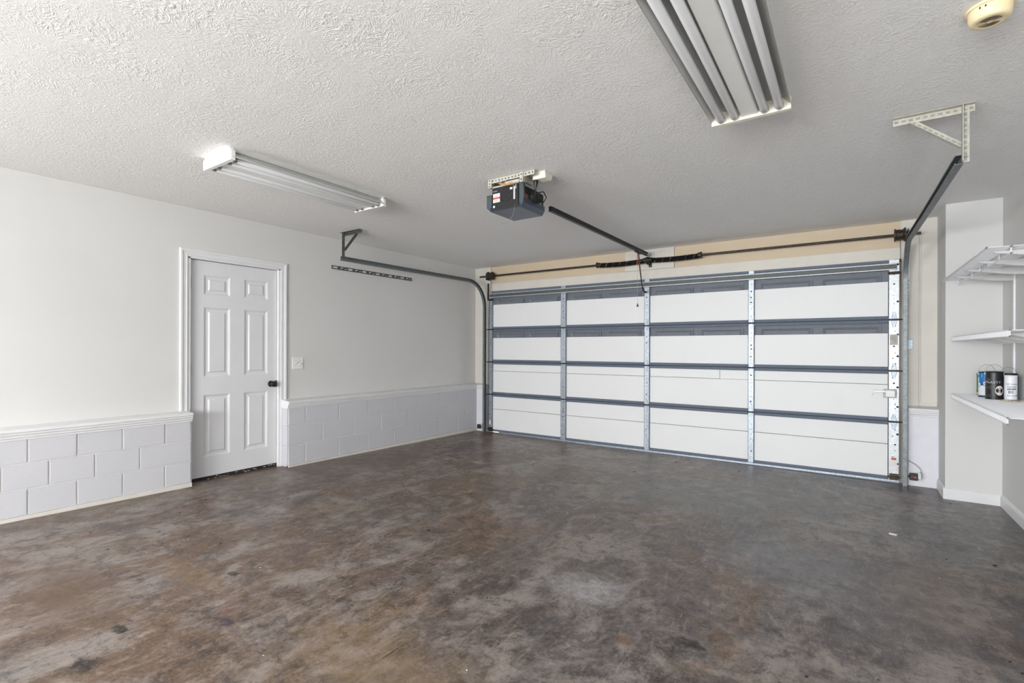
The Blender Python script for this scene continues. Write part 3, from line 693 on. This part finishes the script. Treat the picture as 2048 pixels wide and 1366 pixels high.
# lens tray under the motor, chamfered sides
tr = MB()
secx = [(-2.222, 2.325), (-2.222, 2.235), (-2.182, 2.200), (-1.922, 2.200), (-1.900, 2.232), (-1.900, 2.268), (-1.930, 2.268), (-1.930, 2.225), (-2.175, 2.225), (-2.175, 2.325)]
tr.prism([(x, OY, z) for x, z in secx][::-1], (0, .30, 0)); tr.build('light_lens', 'lens', op, bevel=.002)
MB().prism([(-1.934, OY, 2.222), (-1.934, OY, 2.375), (-1.902, OY + .004, 2.375), (-1.896, OY + .004, 2.262)][::-1], (0, .022, 0)).build('corner_post', 'lens_grey', op, bevel=.002)
MB().box(-2.221, -2.174, OY - .0015, OY + .25, 2.262, 2.327).build('side_lens', 'lens_grey', op, bevel=.006, seg=2)
MB().box(-2.184, -1.922, OY - .003, OY + .002, 2.203, 2.228).build('front_edge', 'black', op)
fp = MB().box(OX0 + .004, OX1 - .004, OY - .004, OY + .006, 2.222, 2.366).build('face_plate', 'black', op, bevel=.002)
arc = MB()
for a0, a1 in ((200, 262), (280, 345)):
    pts = [(-2.045 + .046 * math.cos(R(a)), OY - .0045, 2.300 + .046 * math.sin(R(a))) for a in range(a0, a1 + 1, 8)]
    arc.tube(pts, .0028, 5)
arc.build('speaker_groove', 'hole', fp)
FY = OY - .0052
def dec(a, b, c, d, mat, par=fp, y=FY, name='sticker'): return MB().box(a, b, y, y + .0012, c, d).build(name, mat, par)
dec(-2.158, -2.098, 2.300, 2.326, 'sticker'); dec(-2.158, -2.098, 2.292, 2.300, 'sticker_red'); dec(-2.158, -2.098, 2.262, 2.292, 'sticker')
dec(-2.158, -2.098, 2.286, 2.292, 'sticker_red', y=FY - .0004, name='sticker_print')
for z in (2.318, 2.312, 2.306, 2.280, 2.274, 2.268): dec(-2.152, -2.104 - random.uniform(0, .02), z - .0012, z + .0012, 'ink_grey', y=FY - .0005, name='sticker_print')
dec(-2.158, -2.142, 2.226, 2.240, 'sticker'); dec(-2.010, -1.988, 2.336, 2.350, 'sticker')
dec(-1.978, -1.966, 2.262, 2.352, 'sticker', name='terminal_strip')
for k in range(3): dec(-1.962, -1.955, 2.335 + k * .010, 2.341 + k * .010, 'sticker', name='terminal')
for k in range(7): dec(-1.974, -1.970, 2.268 + k * .011, 2.274 + k * .011, 'ink_grey', y=FY - .0006, name='terminal_screw')
dec(-2.160, -2.122, 2.340, 2.347, 'ink_grey', name='vent_slot')
# side label and vents on the dark side
MB().box(-1.9335, -1.932, 3.165, 3.205, 2.275, 2.305).build('sticker', 'sticker_grey', op)
MB().box(-1.9335, -1.932, 2.955, 3.02, 2.285, 2.315).build('sticker', 'sticker_red', op)
for z in (2.33, 2.345, 2.36): MB().box(-1.9335, -1.9325, 2.95, 3.22, z - .003, z + .003).build('side_vent', 'hole', op)
# hanging brackets: perforated angles
def pangle(p, q, wdt, holes, mat='angle_pale', face=(0, -1, 0)):
    p, q = Vector(p), Vector(q); d = (q - p).normalized(); up = Vector((0, 0, 1)) if abs(d.z) < .7 else Vector((1, 0, 0))
    b = MB().bar(p, q, wdt, .003, up); b.obox((p + q) / 2 + up * (wdt / 2 - .0015) + Vector((0, .015, 0)), d, (0, 1, 0), up, ((q - p).length / 2, .015, .0015))
    o = b.build('hanger_angle', mat, op); h = MB()
    for k in range(holes):
        c = p.lerp(q, (k + .5) / holes); h.cyl(c + Vector((0, -.0012, 0)), c + Vector((0, -.0024, 0)), .0052, 8)
    h.build('punched_hole', 'hole', o, kind='stuff')
pangle((-2.172, 2.895, 2.420), (-1.800, 2.895, 2.420), .032, 13)
pangle((-2.182, 2.890, 2.434), (-2.182, 2.890, 2.372), .030, 3, 'angle_pale')
pangle((-1.902, 2.885, 2.436), (-1.902, 2.885, 2.366), .026, 2)
MB().box(-2.17, -1.94, 2.905, 2.925, 2.372, 2.382).box(-1.92, -1.90, 2.92, 3.03, 2.38, 2.43).box(-2.19, -2.178, 2.90, 3.05, 2.375, 2.43).build('support_strap', 'angle_pale', op)
MB().box(-2.05, -1.925, 2.893, 2.897, 2.374, 2.396).build('top_strap', 'angle_pale', op)
wr = MB()
for k in range(4):
    a = k * .006
    wr.tube([(-2.11 + a, 2.90, 2.408), (-2.09 + a, 2.885, 2.385), (-2.05 + a * 2, 2.878, 2.366 + a * .3), (-2.00 + a, 2.882, 2.362 + a), (-1.975, 2.890, 2.366), (-1.972, 2.897, 2.350)], .0016, 5)
wr.build('bell_wire', 'wire_orange', op)
wr = MB().tube([(-2.01, 2.885, 2.415), (-2.03, 2.88, 2.395), (-2.055, 2.885, 2.388), (-2.09, 2.89, 2.40)], .0014, 5)
wr.build('bell_wire', 'wire_grey', op)
# antenna wire hanging below
MB().tube([(-1.965, 2.90, 2.225), (-1.966, 2.895, 2.190), (-1.972, 2.89, 2.150), (-1.990, 2.88, 2.115), (-2.020, 2.86, 2.090), (-2.050, 2.84, 2.078)], .0008, 5).build('antenna_wire', 'wire_grey', op)
# ceiling outlet and its plugged cord
ob_ = thing('ceiling_outlet', (-1.80, 3.0, H - .05), 'white ceiling outlet box beside the door opener', 'outlet')
MB().box(-1.868, -1.752, 2.955, 3.075, H - .006, H).build('cover_plate', 'plastic_white', ob_, bevel=.002)
MB().prism([(-1.86, 2.958, H - .004), (-1.86, 3.072, H - .004), (-1.86, 3.052, H - .046), (-1.86, 2.966, H - .046)], (.105, 0, 0)).build('outlet_box', 'enamel_cream', ob_, bevel=.003)
pc = thing('power_cord', (-1.84, 3.0, 2.39), 'black coiled power cord plugged into the ceiling outlet', 'cord')
MB().lathe((-1.845, 2.985, H - .044), (-1.845, 2.985, H - .105), [(0, 0), (.017, 0), (.018, .3), (.012, .65), (.005, 1), (0, 1)], 12).build('plug', 'black', pc, smooth=True)
pts = [(-1.845, 2.985, H - .10), (-1.850, 2.99, 2.30), (-1.868, 3.00, 2.26)]
for k in range(0, 40):
    a = 2 * math.pi * k / 12 + 1; pts.append((-1.878 + .004 * math.sin(k), 3.02 + .045 * math.cos(a) + .0012 * k, 2.29 + .050 * math.sin(a) * (1 - .008 * k)))
pts += [(-1.880, 3.10, 2.345), (-1.885, 3.16, 2.365), (-1.89, 3.21, 2.335), (-1.91, 3.20, 2.30), (-1.93, 3.15, 2.29)]
MB().tube(pts, .0042, 6).build('cable', 'black', pc, smooth=True)

# opener rail with trolley and arm
rl = thing('opener_rail', (-2.056, 4.7, 2.34), 'black opener rail with trolley and curved arm to the garage door', 'rail')
RX = -2.056
MB().box(RX - .014, RX + .014, 3.551, 5.93, 2.338, 2.346).box(RX - .003, RX + .003, 3.551, 5.93, 2.346, 2.374).box(RX - .014, RX + .014, 3.551, 5.93, 2.372, 2.378).box(RX - .011, RX + .011, 3.551, 5.70, 2.346, 2.372).build('rail_bar', 'black_rail', rl)
MB().box(RX - .024, RX + .024, 5.55, 5.74, 2.328, 2.352).build('trolley', 'black', rl, bevel=.004)
MB().box(RX - .004, RX + .004, 5.91, YW - .008, 2.33, 2.39).box(RX - .05, RX + .05, YW - .012, YW - .0065, 2.33, 2.40).cyl((RX - .03, 5.93, 2.36), (RX + .03, 5.93, 2.36), .012, 12).build('header_bracket', 'galv_bright', rl, bevel=.001)
MB().sweep([(RX - .02, 5.68, 2.335), (RX - .022, 5.72, 2.20), (RX - .022, 5.76, 2.08)], [(-.004, -.012), (.004, -.012), (.004, .012), (-.004, .012)], (0, 1, 0), True).build('straight_arm', 'brown', rl)
cp = [(RX - .022, 5.75, 2.12), (RX - .020, 5.78, 2.02), (RX - .016, 5.80, 1.95), (RX - .014, 5.82, 1.915), (RX - .010, 5.85, 1.893), (RX - .004, 5.885, 1.890), (RX, 5.908, 1.900)]
MB().sweep(cp, [(-.004, -.010), (.004, -.010), (.004, .010), (-.004, .010)], [(0, 1, 0)] * 3 + [(0, .7, .7)] * 2 + [(0, 0, 1)] * 2, True).build('curved_arm', 'black_rail', rl)
cd = MB().tube([(RX - .025, 5.66, 2.33), (RX - .030, 5.66, 2.24), (RX - .040, 5.66, 2.20)], .004, 6).build('red_ribbon', 'red', rl)
MB().tube([(RX - .026, 5.66, 2.33), (RX - .026, 5.665, 2.0), (RX - .026, 5.67, 1.735)], .0016, 5).build('release_cord', 'wire_orange', rl)
MB().lathe((RX - .026, 5.67, 1.738), (RX - .026, 5.67, 1.700), [(0, 0), (.004, 0), (.013, .8), (.013, 1), (0, 1)], 10).build('release_handle', 'brown', rl, smooth=True)

# ---------------------------------------------------------------- fluorescent fixtures
def fixture():
    xa, xb, ya, yb = -.600, -.237, 1.510, 2.735
    xm = (xa + xb) / 2
    t = thing('fluorescent_fixture', (xm, (ya + yb) / 2, H), 'four tube fluorescent ceiling fixture with cream end caps, nearest the smoke detector', 'light fixture', 'fluorescent ceiling fixtures')
    ho = MB().box(xa + .02, xb - .02, ya + .02, yb - .02, H - .022, H)
    # flared reflector sides
    for e, x in ((-1, xa), (1, xb)):
        a, b_ = (x + .002, x + .040) if e < 0 else (x - .002, x - .040)
        ho.prism([(b_, ya + .012, H - .022), (a, ya + .012, H - .060), (a + e * .002, ya + .012, H - .066), (a + e * .004, ya + .012, H - .060), (b_ - e * .0, ya + .012, H - .018)], (0, yb - ya - .024, 0))
    ho.build('housing', 'reflector', t)
    bc = [(xm - .055, H - .022), (xm - .036, H - .070), (xm + .036, H - .070), (xm + .055, H - .022)]
    MB().prism([(x, ya + .020, z) for x, z in bc], (0, yb - ya - .040, 0)).build('ballast_cover', 'enamel', t, bevel=.003)
    for y0_, y1_ in ((ya, ya + .028), (yb - .028, yb)):
        MB().prism([(xa, y0_, H - .082), (xb, y0_, H - .082), (xb, y0_, H - .022), (xb - .018, y0_, H - .014), (xb - .018, y0_, H), (xa + .018, y0_, H), (xa + .018, y0_, H - .014), (xa, y0_, H - .022)], (0, y1_ - y0_, 0)).build('end_cap', 'enamel_cream', t, bevel=.002)
    for dx in (-.132, -.067, .067, .132):
        x = xm + dx; z = H - .062
        tb = MB().lathe((x, ya + .034, z), (x, yb - .034, z), [(0, 0), (.0165, 0), (.019, .006), (.019, .994), (.0165, 1), (0, 1)], 16).build('tube', 'tube', t, smooth=True)
        for y_, e in ((ya + .034, 1), (yb - .034, -1)):
            MB().lathe((x, y_ - e * .001, z), (x, y_ + e * .022, z), [(.0, 0), (.0180, 0), (.0196, .2), (.0196, 1)], 16).build('tube_cap', 'can_metal', tb, smooth=True)
            MB().box(x - .008, x + .008, min(y_ - e * .008, y_ + e * .003), max(y_ - e * .008, y_ + e * .003), z - .018, H - .02).build('lamp_holder', 'plastic_white', t)
    return t
f1 = fixture()
f2 = copy_tree(f1); f2.location.x += -3.500 + .600; f2.location.y += .012
tag(f2, 'four tube fluorescent ceiling fixture near the panel door', 'light fixture')
for c in f2.children:
    if c.name.startswith('end_cap'):
        me = c.data.copy(); me.materials[0] = M['enamel']; c.data = me

# ---------------------------------------------------------------- smoke detector
sd = thing('smoke_detector', (.414, 2.452, H), 'round yellowed smoke detector on the ceiling', 'smoke detector')
cx, cy = .414, 2.452
MB().lathe((cx, cy, H), (cx, cy, H - .010), [(0, 0), (.068, 0), (.068, .8), (.064, 1), (0, 1)], 36).build('base_plate', 'cream', sd, smooth=True)
MB().lathe((cx, cy, H - .010), (cx, cy, H - .052), [(0, 0), (.061, 0), (.060, .62), (.056, .88), (.050, .97), (.036, 1), (.034, .97), (0, .97)], 40).build('cover', 'cream', sd, smooth=True)
for r_ in (.012, .018, .024, .030):
    g_ = MB()
    for a0 in (20, 200):
        g_.tube([(cx + r_ * math.cos(R(a0 + k * 10)), cy + r_ * math.sin(R(a0 + k * 10)), H - .0512) for k in range(15)], .0011, 5)
    g_.build('vent_ring', 'dark_steel', sd)
for a in (235, 250): MB().box(cx + .0605 * math.cos(R(a)) - .002, cx + .0605 * math.cos(R(a)) + .002, cy + .0605 * math.sin(R(a)) - .002, cy + .0605 * math.sin(R(a)) + .002, H - .020, H - .014).build('slot', 'hole', sd)

# ---------------------------------------------------------------- slotted strip on the wall
ss = thing('slotted_strip', (XL, 4.06, 2.115), 'grey slotted metal strip fixed flat on the wall under the track', 'metal strip')
za, zb, ya, yb = 2.095, 2.135, 3.443, 4.673
b = MB().box(XL, XL + .006, ya, yb, za, za + .009).box(XL, XL + .006, ya, yb, zb - .009, zb)
b.box(XL, XL + .022, ya, yb, za - .001, za + .002)
step = (yb - ya - .012) / 12
for k in range(13): b.box(XL, XL + .006, ya + k * step, ya + k * step + .012, za, zb)
b.build('strip_frame', 'angle_dark', ss)
for k in range(12):
    y0_ = ya + k * step + .012; y1_ = ya + (k + 1) * step
    if k % 2 == 1:
        MB().prism([(XL + .004, y0_, za + .006), (XL + .004, y1_ - .03, zb - .006), (XL + .004, y1_, zb - .006), (XL + .004, y0_ + .03, za + .006)], (.014, 0, 0)).build('strip_tab', 'angle_dark', ss)
    else:
        MB().box(XL + .001, XL + .005, y1_ - .022, y1_, za + .006, zb - .006).build('strip_tab', 'angle_dark', ss)

# ---------------------------------------------------------------- light switch
sw = thing('light_switch', (XL, 3.03, 1.036), 'square white switch plate beside the panel door', 'switch')
MB().box(XL, XL + .007, 2.968, 3.093, .976, 1.098).build('switch_plate', 'plastic_white', sw, bevel=.003, seg=2)
for y_, e in ((3.008, 1), (3.054, -1)):
    MB().box(XL + .006, XL + .0085, y_ - .006, y_ + .006, 1.024, 1.050).build('toggle_slot', 'seam', sw)
    MB().obox((XL + .014, y_, 1.037 + e * .005), (1, 0, e * .8), (0, 1, 0), (-e * .8, 0, 1), (.010, .004, .005)).build('toggle', 'plastic_white', sw, bevel=.001)
    for z in (1.008, 1.066): MB().cyl((XL + .006, y_, z), (XL + .008, y_, z), .003, 8).build('screw', 'ink_grey', sw)
sm = MB().obox((XL + .0074, 3.026, 1.040), (1, 0, 0), (0, 1, .35), (0, -.35, 1), (.0004, .011, .0025)).obox((XL + .0074, 3.010, 1.030), (1, 0, 0), (0, 1, 1.2), (0, -1.2, 1), (.0004, .007, .0025)).obox((XL + .0074, 3.070, 1.028), (1, 0, 0), (0, 1, -.5), (0, .5, 1), (.0004, .009, .0025))
sm.build('smudge', 'ink_grey', sw, kind='stuff')

# ---------------------------------------------------------------- safety sensors
def sensor(side):
    if side == 'r': xa, xb, lab = .456, .516, 'black safety sensor with a red light and looped wires right of the garage door'
    else: xa, xb, lab = -4.650, -4.590, 'small black safety sensor in the corner by the long block wall'
    t = thing('safety_sensor', ((xa + xb) / 2, 5.88, -.02), lab, 'sensor', 'safety sensors of the door opener')
    z0, z1 = (-.008, .056)
    MB().box(xa, xb, 5.855, 5.885, z0, z1).build('sensor_body', 'black', t, bevel=.004, seg=2)
    xl = xa - .006 if side == 'r' else xb + .006
    MB().cyl((xa + .004 if side == 'r' else xb - .004, 5.87, (z0 + z1) / 2), (xl - .003 if side == 'r' else xl + .006, 5.87, (z0 + z1) / 2), .012, 12).build('lens_barrel', 'black', t, smooth=True)
    MB().cyl(((xa + xb) / 2 + .012, 5.8555, .022), ((xa + xb) / 2 + .012, 5.8535, .022), .004 if side == 'r' else .003, 10).build('indicator', 'lens_red' if side == 'r' else 'sticker_grey', t)
    if side == 'r': MB().box((xa + xb) / 2 - .018, (xa + xb) / 2 + .008, 5.8535, 5.8555, .018, .030).build('sensor_lens', 'red', t)
    e = 1 if side == 'r' else 1
    xo = xb if side == 'r' else xb
    MB().box(xo - .004, xo + .030, 5.872, 5.878, z0 + .018, z1 + .004).box(xo + .026, xo + .031, 5.872, YBLK - .001, z0 + .018, z1 + .004).build('sensor_bracket', 'galv_bright', t)
    if side == 'r':
        for k in range(2):
            d = .006 * k
            MB().tube([(.440, 5.91, .170 - d), (.470, 5.905, .155 - d), (.505, 5.905, .130 - d * .5), (.535, 5.905, .100 - d), (.547 - d, 5.905, .075), (.543 - d, 5.90, .055), (.534, 5.89, .040), (.520, 5.885, .025)], .0017, 5).build('sensor_wire', 'wire_grey', t)
        MB().tube([(.545, 5.905, .065), (.538, 5.897, .045), (.530, 5.893, .035)], .005, 6).build('wire_splice', 'sticker_grey', t)
    else:
        MB().tube([(-4.592, 5.87, .05), (-4.575, 5.90, .065), (-4.556, 5.91, .095)], .002, 5).build('sensor_wire', 'wire_grey', t)
    return t
sensor('l'); sensor('r')

# ---------------------------------------------------------------- wire shelves
def shelf(x0, zt, y0, y1, lip_x, lip_h, label, dropped=False, rods=()):
    t = thing('wire_shelf', ((x0 + XR) / 2, (y0 + y1) / 2, zt), label, 'shelf', 'wire shelves on the side wall')
    wr = MB(); n = int((y1 - y0) / .0140)
    for k in range(n + 1):
        y = y0 + (y1 - y0) * k / n
        if dropped: wr.tube([(x0, y, zt), (XR - .006, y, zt)], .0020, 5)
        else: wr.tube([(x0, y, zt - lip_h), (x0, y, zt - .004), (x0 + .004, y, zt), (XR - .006, y, zt)], .0020, 5)
    wr.build('deck_wires', 'wire_white', t, smooth=True, kind='stuff')
    for x, z, r_ in rods: MB().tube([(x, y0 - .004, z), (x, y1 + .004, z)], r_, 8).build('rod', 'wire_white', t, smooth=True)
    if dropped:
        for k in range(7):
            y = y0 + .004 + (y1 - y0 - .008) * k / 6
            MB().tube([(lip_x, y, zt), (lip_x, y, zt - lip_h)], .0030 if k == 0 else .0022, 6).build('lip_wire', 'wire_white', t)
    for x, z, r_ in rods[:3]:
        MB().cyl((x, y0 - .012, z), (x, y0 + .004, z), r_ + .0018, 8).build('end_tip', 'ink_grey', t, smooth=True)
    # brackets
    for yb_ in (5.19, 4.785, 4.38, 3.975):
        if yb_ < y0: continue
        MB().prism([(XR - .012, yb_ - .006, zt - .008), (XR - .012, yb_ - .006, zt - .062), (XR - .10, yb_ - .006, zt - .058), (x0 + .06, yb_ - .006, zt - .020), (x0 + .045, yb_ - .006, zt - .008)], (0, .005, 0)).build('bracket', 'bracket_grey', t, bevel=.002)
    return t
shelf(.640, 1.783, 3.86, 5.50, .742, .040, 'topmost white wire shelf, empty and seen from below', True,
      ((.640, 1.783, .0032), (.742, 1.780, .0040), (.742, 1.743, .0030), (.870, 1.779, .0036), (.985, 1.779, .0036)))
shelf(.700, 1.306, 3.66, 5.48, .700, .034, 'middle white wire shelf at eye level, empty', False,
      ((.700, 1.306, .0032), (.700, 1.272, .0032), (.79, 1.302, .0032), (.90, 1.302, .0032), (.99, 1.302, .0032)))
shelf(.700, .832, 3.70, 5.48, .700, .034, 'lowest white wire shelf, holding the paint cans', False,
      ((.700, .832, .0032), (.700, .798, .0032), (.78, .828, .0030), (.90, .828, .0032), (.99, .828, .0032)))
for k, yb_ in enumerate((5.19, 4.785, 4.38, 3.975)):
    b = MB().box(XR - .012, XR, yb_ - .0105, yb_ + .0105, .70, 1.80)
    o = b.build('shelf_standard', 'wire_white', bevel=.002); tag(o, 'white slotted shelf standard on the side wall, %s from the corner chase' % ('first', 'second', 'third', 'fourth')[k], 'shelf standard', 'shelf standards')

# ---------------------------------------------------------------- paint cans and stick
DZ0 = .8345
def on_can(body, size, c, r_, z, ang, mat, par, align='CENTER', shear=0.0, space=1.0, name='lettering'):
    v, f = text_mesh(body, size, align=align, shear=shear, space=space)
    b = MB(); out = []
    for p in v:
        a = R(ang) + p.x / r_; rr = r_ + .0006 + p.z
        out.append((c[0] + rr * math.sin(a), c[1] - rr * math.cos(a), z + p.y))
    b.add(out, f); return b.build(name, mat, par)
def patch(c, r_, a0, a1, z0, z1, mat, par, name='label_patch', n=10, off=.0005):
    b = MB(); vs_ = []
    for k in range(n + 1):
        a = R(a0 + (a1 - a0) * k / n)
        for z in (z0, z1): vs_.append((c[0] + (r_ + off) * math.sin(a), c[1] - (r_ + off) * math.cos(a), z))
    return b.add(vs_, [(2 * k, 2 * k + 2, 2 * k + 3, 2 * k + 1) for k in range(n)]).build(name, mat, par, smooth=True)
def can(c, r_, h, label, body, lid='black', base='can_metal', rim='can_metal', bail=None):
    t = thing('paint_can', (c[0], c[1], DZ0), label, 'paint can', 'paint cans on the lowest wire shelf')
    z = DZ0
    bd = MB().lathe((c[0], c[1], z + .010), (c[0], c[1], z + h - .010), [(0, 0), (r_, 0), (r_, 1), (0, 1)], 32).build('can_body', body, t, smooth=True)
    MB().lathe((c[0], c[1], z), (c[0], c[1], z + .011), [(0, 0), (r_ + .001, 0), (r_ + .0018, .5), (r_, 1)], 32).build('base_rim', base, t, smooth=True)
    MB().lathe((c[0], c[1], z + h - .011), (c[0], c[1], z + h), [(r_, 0), (r_ + .002, .3), (r_ + .002, .8), (r_ - .002, 1), (r_ - .006, .9), (r_ - .010, .4), (0, .4)], 32).build('lid', lid, t, smooth=True)
    if bail:
        hh, tilt = bail; pts = []
        for k in range(17):
            a = math.pi * k / 16; q = Vector((-math.cos(a) * (r_ + .003), 0, math.sin(a) * hh)); q = Matrix.Rotation(R(tilt), 3, 'Z') @ q
            pts.append((c[0] + q.x, c[1] + q.y, z + h - .018 + q.z))
        MB().tube(pts, .0015, 6).build('bail_handle', 'can_metal', t, smooth=True)
        for e in (pts[0], pts[-1]): MB().cyl((e[0], e[1], e[2] - .004), (e[0], e[1], e[2] + .004), .004, 8).build('bail_ear', 'plastic_white', t)
    return t, bd
# green can
C = (.882, 5.44); t, bd = can(C, .036, .176, 'green and black can half hidden at the back of the shelf', 'can_green', lid='can_teal')
patch(C, .036, -95, 60, DZ0 + .012, DZ0 + .026, 'yellow', bd); patch(C, .036, -95, 60, DZ0 + .026, DZ0 + .034, 'ink', bd); patch(C, .036, -50, 60, DZ0 + .075, DZ0 + .145, 'can_teal', bd)
for k in range(4): patch(C, .036, -40 + k * 3, 30, DZ0 + .085 + k * .016, DZ0 + .091 + k * .016, 'ink_pale', bd, off=.0009)
for k in range(3): patch(C, .036, -60, 30, DZ0 + .040 + k * .010, DZ0 + .043 + k * .010, 'ink_pale', bd)
# blue and white can
C = (.873, 5.235); t, bd = can(C, .049, .196, 'white can with blue paint running down its side', 'can_white', lid='can_teal', base='can_teal', bail=(.075, 8))
patch(C, .049, -90, 90, DZ0 + .150, DZ0 + .186, 'can_blue', bd)
for a, w_, d in ((-62, 9, .110), (-46, 12, .092), (-28, 9, .118), (-10, 12, .100), (10, 10, .120)): patch(C, .049, a - w_, a + w_, DZ0 + d, DZ0 + .152, 'can_blue', bd, n=4)
MB().tube([(C[0] + .0495 * math.sin(R(a)), C[1] - .0495 * math.cos(R(a)), DZ0 + .075 + (a + 75) * .0006) for a in range(-75, 20, 8)], .0012, 5).build('label_line', 'ink', bd)
MB().tube([(C[0] + .0495 * math.sin(R(a)), C[1] - .0495 * math.cos(R(a)), DZ0 + .092 + .006 * math.sin(a * .1)) for a in range(-52, 0, 6)], .002, 5).build('label_line', 'ink', bd)
patch(C, .049, -90, 60, DZ0 + .012, DZ0 + .016, 'can_blue', bd)
# black can
C = (.883, 5.055); t, bd = can(C, .049, .206, 'black paint can with pale lettering and a round white sticker', 'can_black', lid='can_black', base='can_black', bail=(.070, 5))
on_can('DYNASTY', .024, C, .049, DZ0 + .118, -34, 'ink_pale', bd, space=1.12)
on_can('the', .018, C, .049, DZ0 + .142, -47, 'ink_grey', bd, shear=.3)
for k, (a0, a1) in enumerate(((-70, -8), (-70, -20), (-70, -24))): patch(C, .049, a0, a1, DZ0 + .094 - k * .008, DZ0 + .0955 - k * .008, 'ink_grey', bd)
for k in range(2): patch(C, .049, -60, -30, DZ0 + .022 + k * .010, DZ0 + .0235 + k * .010, 'ink_grey', bd)
vs_ = [(C[0] + .0497 * math.sin(R(26)), C[1] - .0497 * math.cos(R(26)), DZ0 + .066)]
for k in range(28):
    a = 2 * math.pi * k / 28; an = R(26) + .026 * math.cos(a) / .049; vs_.append((C[0] + .0497 * math.sin(an), C[1] - .0497 * math.cos(an), DZ0 + .066 + .036 * math.sin(a)))
rs = MB().add(vs_, [(0, k + 1, (k + 1) % 28 + 1) for k in range(28)]).build('round_sticker', 'sticker', bd)
for k in range(4): patch(C, .049, 10 + k, 34 - k, DZ0 + .052 + k * .009, DZ0 + .055 + k * .009, 'sticker_red' if k % 2 else 'ink_grey', rs, off=.0011)
# dark topped can behind the white one
C = (.970, 5.114); t, bd = can(C, .046, .192, 'grey labelled can with a black top behind the white can', 'can_grey', lid='black', base='black', bail=(.062, 10))
patch(C, .046, -100, 100, DZ0 + .140, DZ0 + .184, 'can_black', bd, n=20)
for k in range(3): patch(C, .046, -100, 100, DZ0 + .05 + k * .035, DZ0 + .0515 + k * .035, 'ink_pale', bd, n=20)
# white can
C = (.953, 4.962); t, bd = can(C, .0345, .183, 'narrow white can with black lettering in front of the grey can', 'can_white', lid='can_white', base='can_white', rim='can_white')
on_can('RUST-OLEUM', .0098, C, .0345, DZ0 + .117, -3, 'ink', bd)
_sq = []
for k in range(61):
    a = R(-42 + 78 * k / 60); hgt = DZ0 + .100 + .006 * math.sin(k * .95) * (1.6 if k in range(18, 24) or k in range(50, 56) else 1) + .002 * math.sin(k * .31)
    _sq.append((C[0] + .0352 * math.sin(a + .05 * math.sin(k * .95 + 1.2)), C[1] - .0352 * math.cos(a + .05 * math.sin(k * .95 + 1.2)), hgt))
MB().tube(_sq, .0007, 5).build('script_lettering', 'ink_grey', bd)
patch(C, .0345, -42, 36, DZ0 + .081, DZ0 + .087, 'ink', bd)
patch(C, .0345, -30, -18, DZ0 + .053, DZ0 + .074, 'ink_grey', bd); patch(C, .0345, -16, 14, DZ0 + .053, DZ0 + .074, 'can_grey', bd)
on_can('PURE WHITE', .0088, C, .0345, DZ0 + .034, -3, 'ink', bd)
patch(C, .0345, 44, 62, DZ0 + .034, DZ0 + .044, 'ink_grey', bd)
# dirty stick
wdz = DZ0 + .0005
pst = thing('stir_stick', (.985, 4.87, wdz), 'dirty flat wooden stir sticks lying in front of the white can', 'stir stick')
MB().obox((.945, 4.895, wdz + .006), (1, .35, 0), (-.35, 1, 0), (0, 0, 1), (.062, .014, .004)).build('stick', 'wood_pale', pst, bevel=.002)
MB().obox((.968, 4.855, wdz + .004), (1, -.1, 0), (.1, 1, 0), (0, 0, 1), (.048, .012, .004)).build('stick', 'wood_pale', pst, bevel=.002)
MB().obox((.955, 4.842, wdz + .010), (1, -.1, .02), (.1, 1, 0), (-.02, 0, 1), (.022, .006, .0015)).build('dried_paint', 'dark_steel', pst)

# ---------------------------------------------------------------- bits on the floor
def leaf(x, y, s_, label):
    z = fz(x, y); b = MB(); n = 11; vs_ = [(x, y, z + .004)]
    for k in range(n):
        a = 2 * math.pi * k / n; r_ = s_ * (1 if k % 2 else .45) * random.uniform(.8, 1.2); vs_.append((x + r_ * math.cos(a), y + r_ * math.sin(a), z + random.uniform(.001, .022)))
    b.add(vs_, [(0, k + 1, (k + 1) % n + 1) for k in range(n)])
    b.add([v + Vector((0, 0, .0012)) for v in b.v], list(b.f))
    return tag(b.build('dry_leaf', 'leaf'), label, 'leaf')
leaf(-2.66, 3.24, .038, 'dry curled tan leaf lying mid floor in front of the garage door')
deb = MB()
for k in range(170):
    if k < 60: x = random.uniform(-4.6, -1.2); y = 4.0 + 1.8 * random.random() ** .7
    else: x = random.uniform(-4.2, .9); y = random.uniform(.9, 5.6)
    if x < -4.66 or (x > .6 and y > 5.4): continue
    r_ = random.uniform(.0015, .0050) * (1 if k % 9 else 1.7); z = fz(x, y)
    deb.obox((x, y, z + r_ * .35), (1, random.uniform(-.8, .8), .2), (random.uniform(-.5, .5), 1, 0), (0, 0, 1), (r_, r_ * random.uniform(.3, .9), r_ * .4))
tag(deb.build('grit', 'rubber_dark', kind='stuff'), 'scattered dark grit and crumbs on the concrete floor', 'grit')
deb = MB()
for k in range(60):
    x = random.uniform(-3.6, .8); y = random.uniform(.9, 5.2); r_ = random.uniform(.0012, .0032); z = fz(x, y)
    deb.obox((x, y, z + r_ * .3), (1, random.uniform(-.8, .8), 0), (random.uniform(-.5, .5), 1, 0), (0, 0, 1), (r_, r_ * .6, r_ * .3))
tag(deb.build('paint_chips', 'sticker', kind='stuff'), 'tiny white paint chips strewn on the floor', 'paint chips')
tag(MB().obox((.241, 4.212, fz(.241, 4.212) + .003), (1, -.2, 0), (.2, 1, 0), (0, 0, 1), (.022, .013, .0025)).build('paper_scrap', 'sticker', bevel=.001), 'small white scrap on the grey floor toward the corner chase', 'scrap')
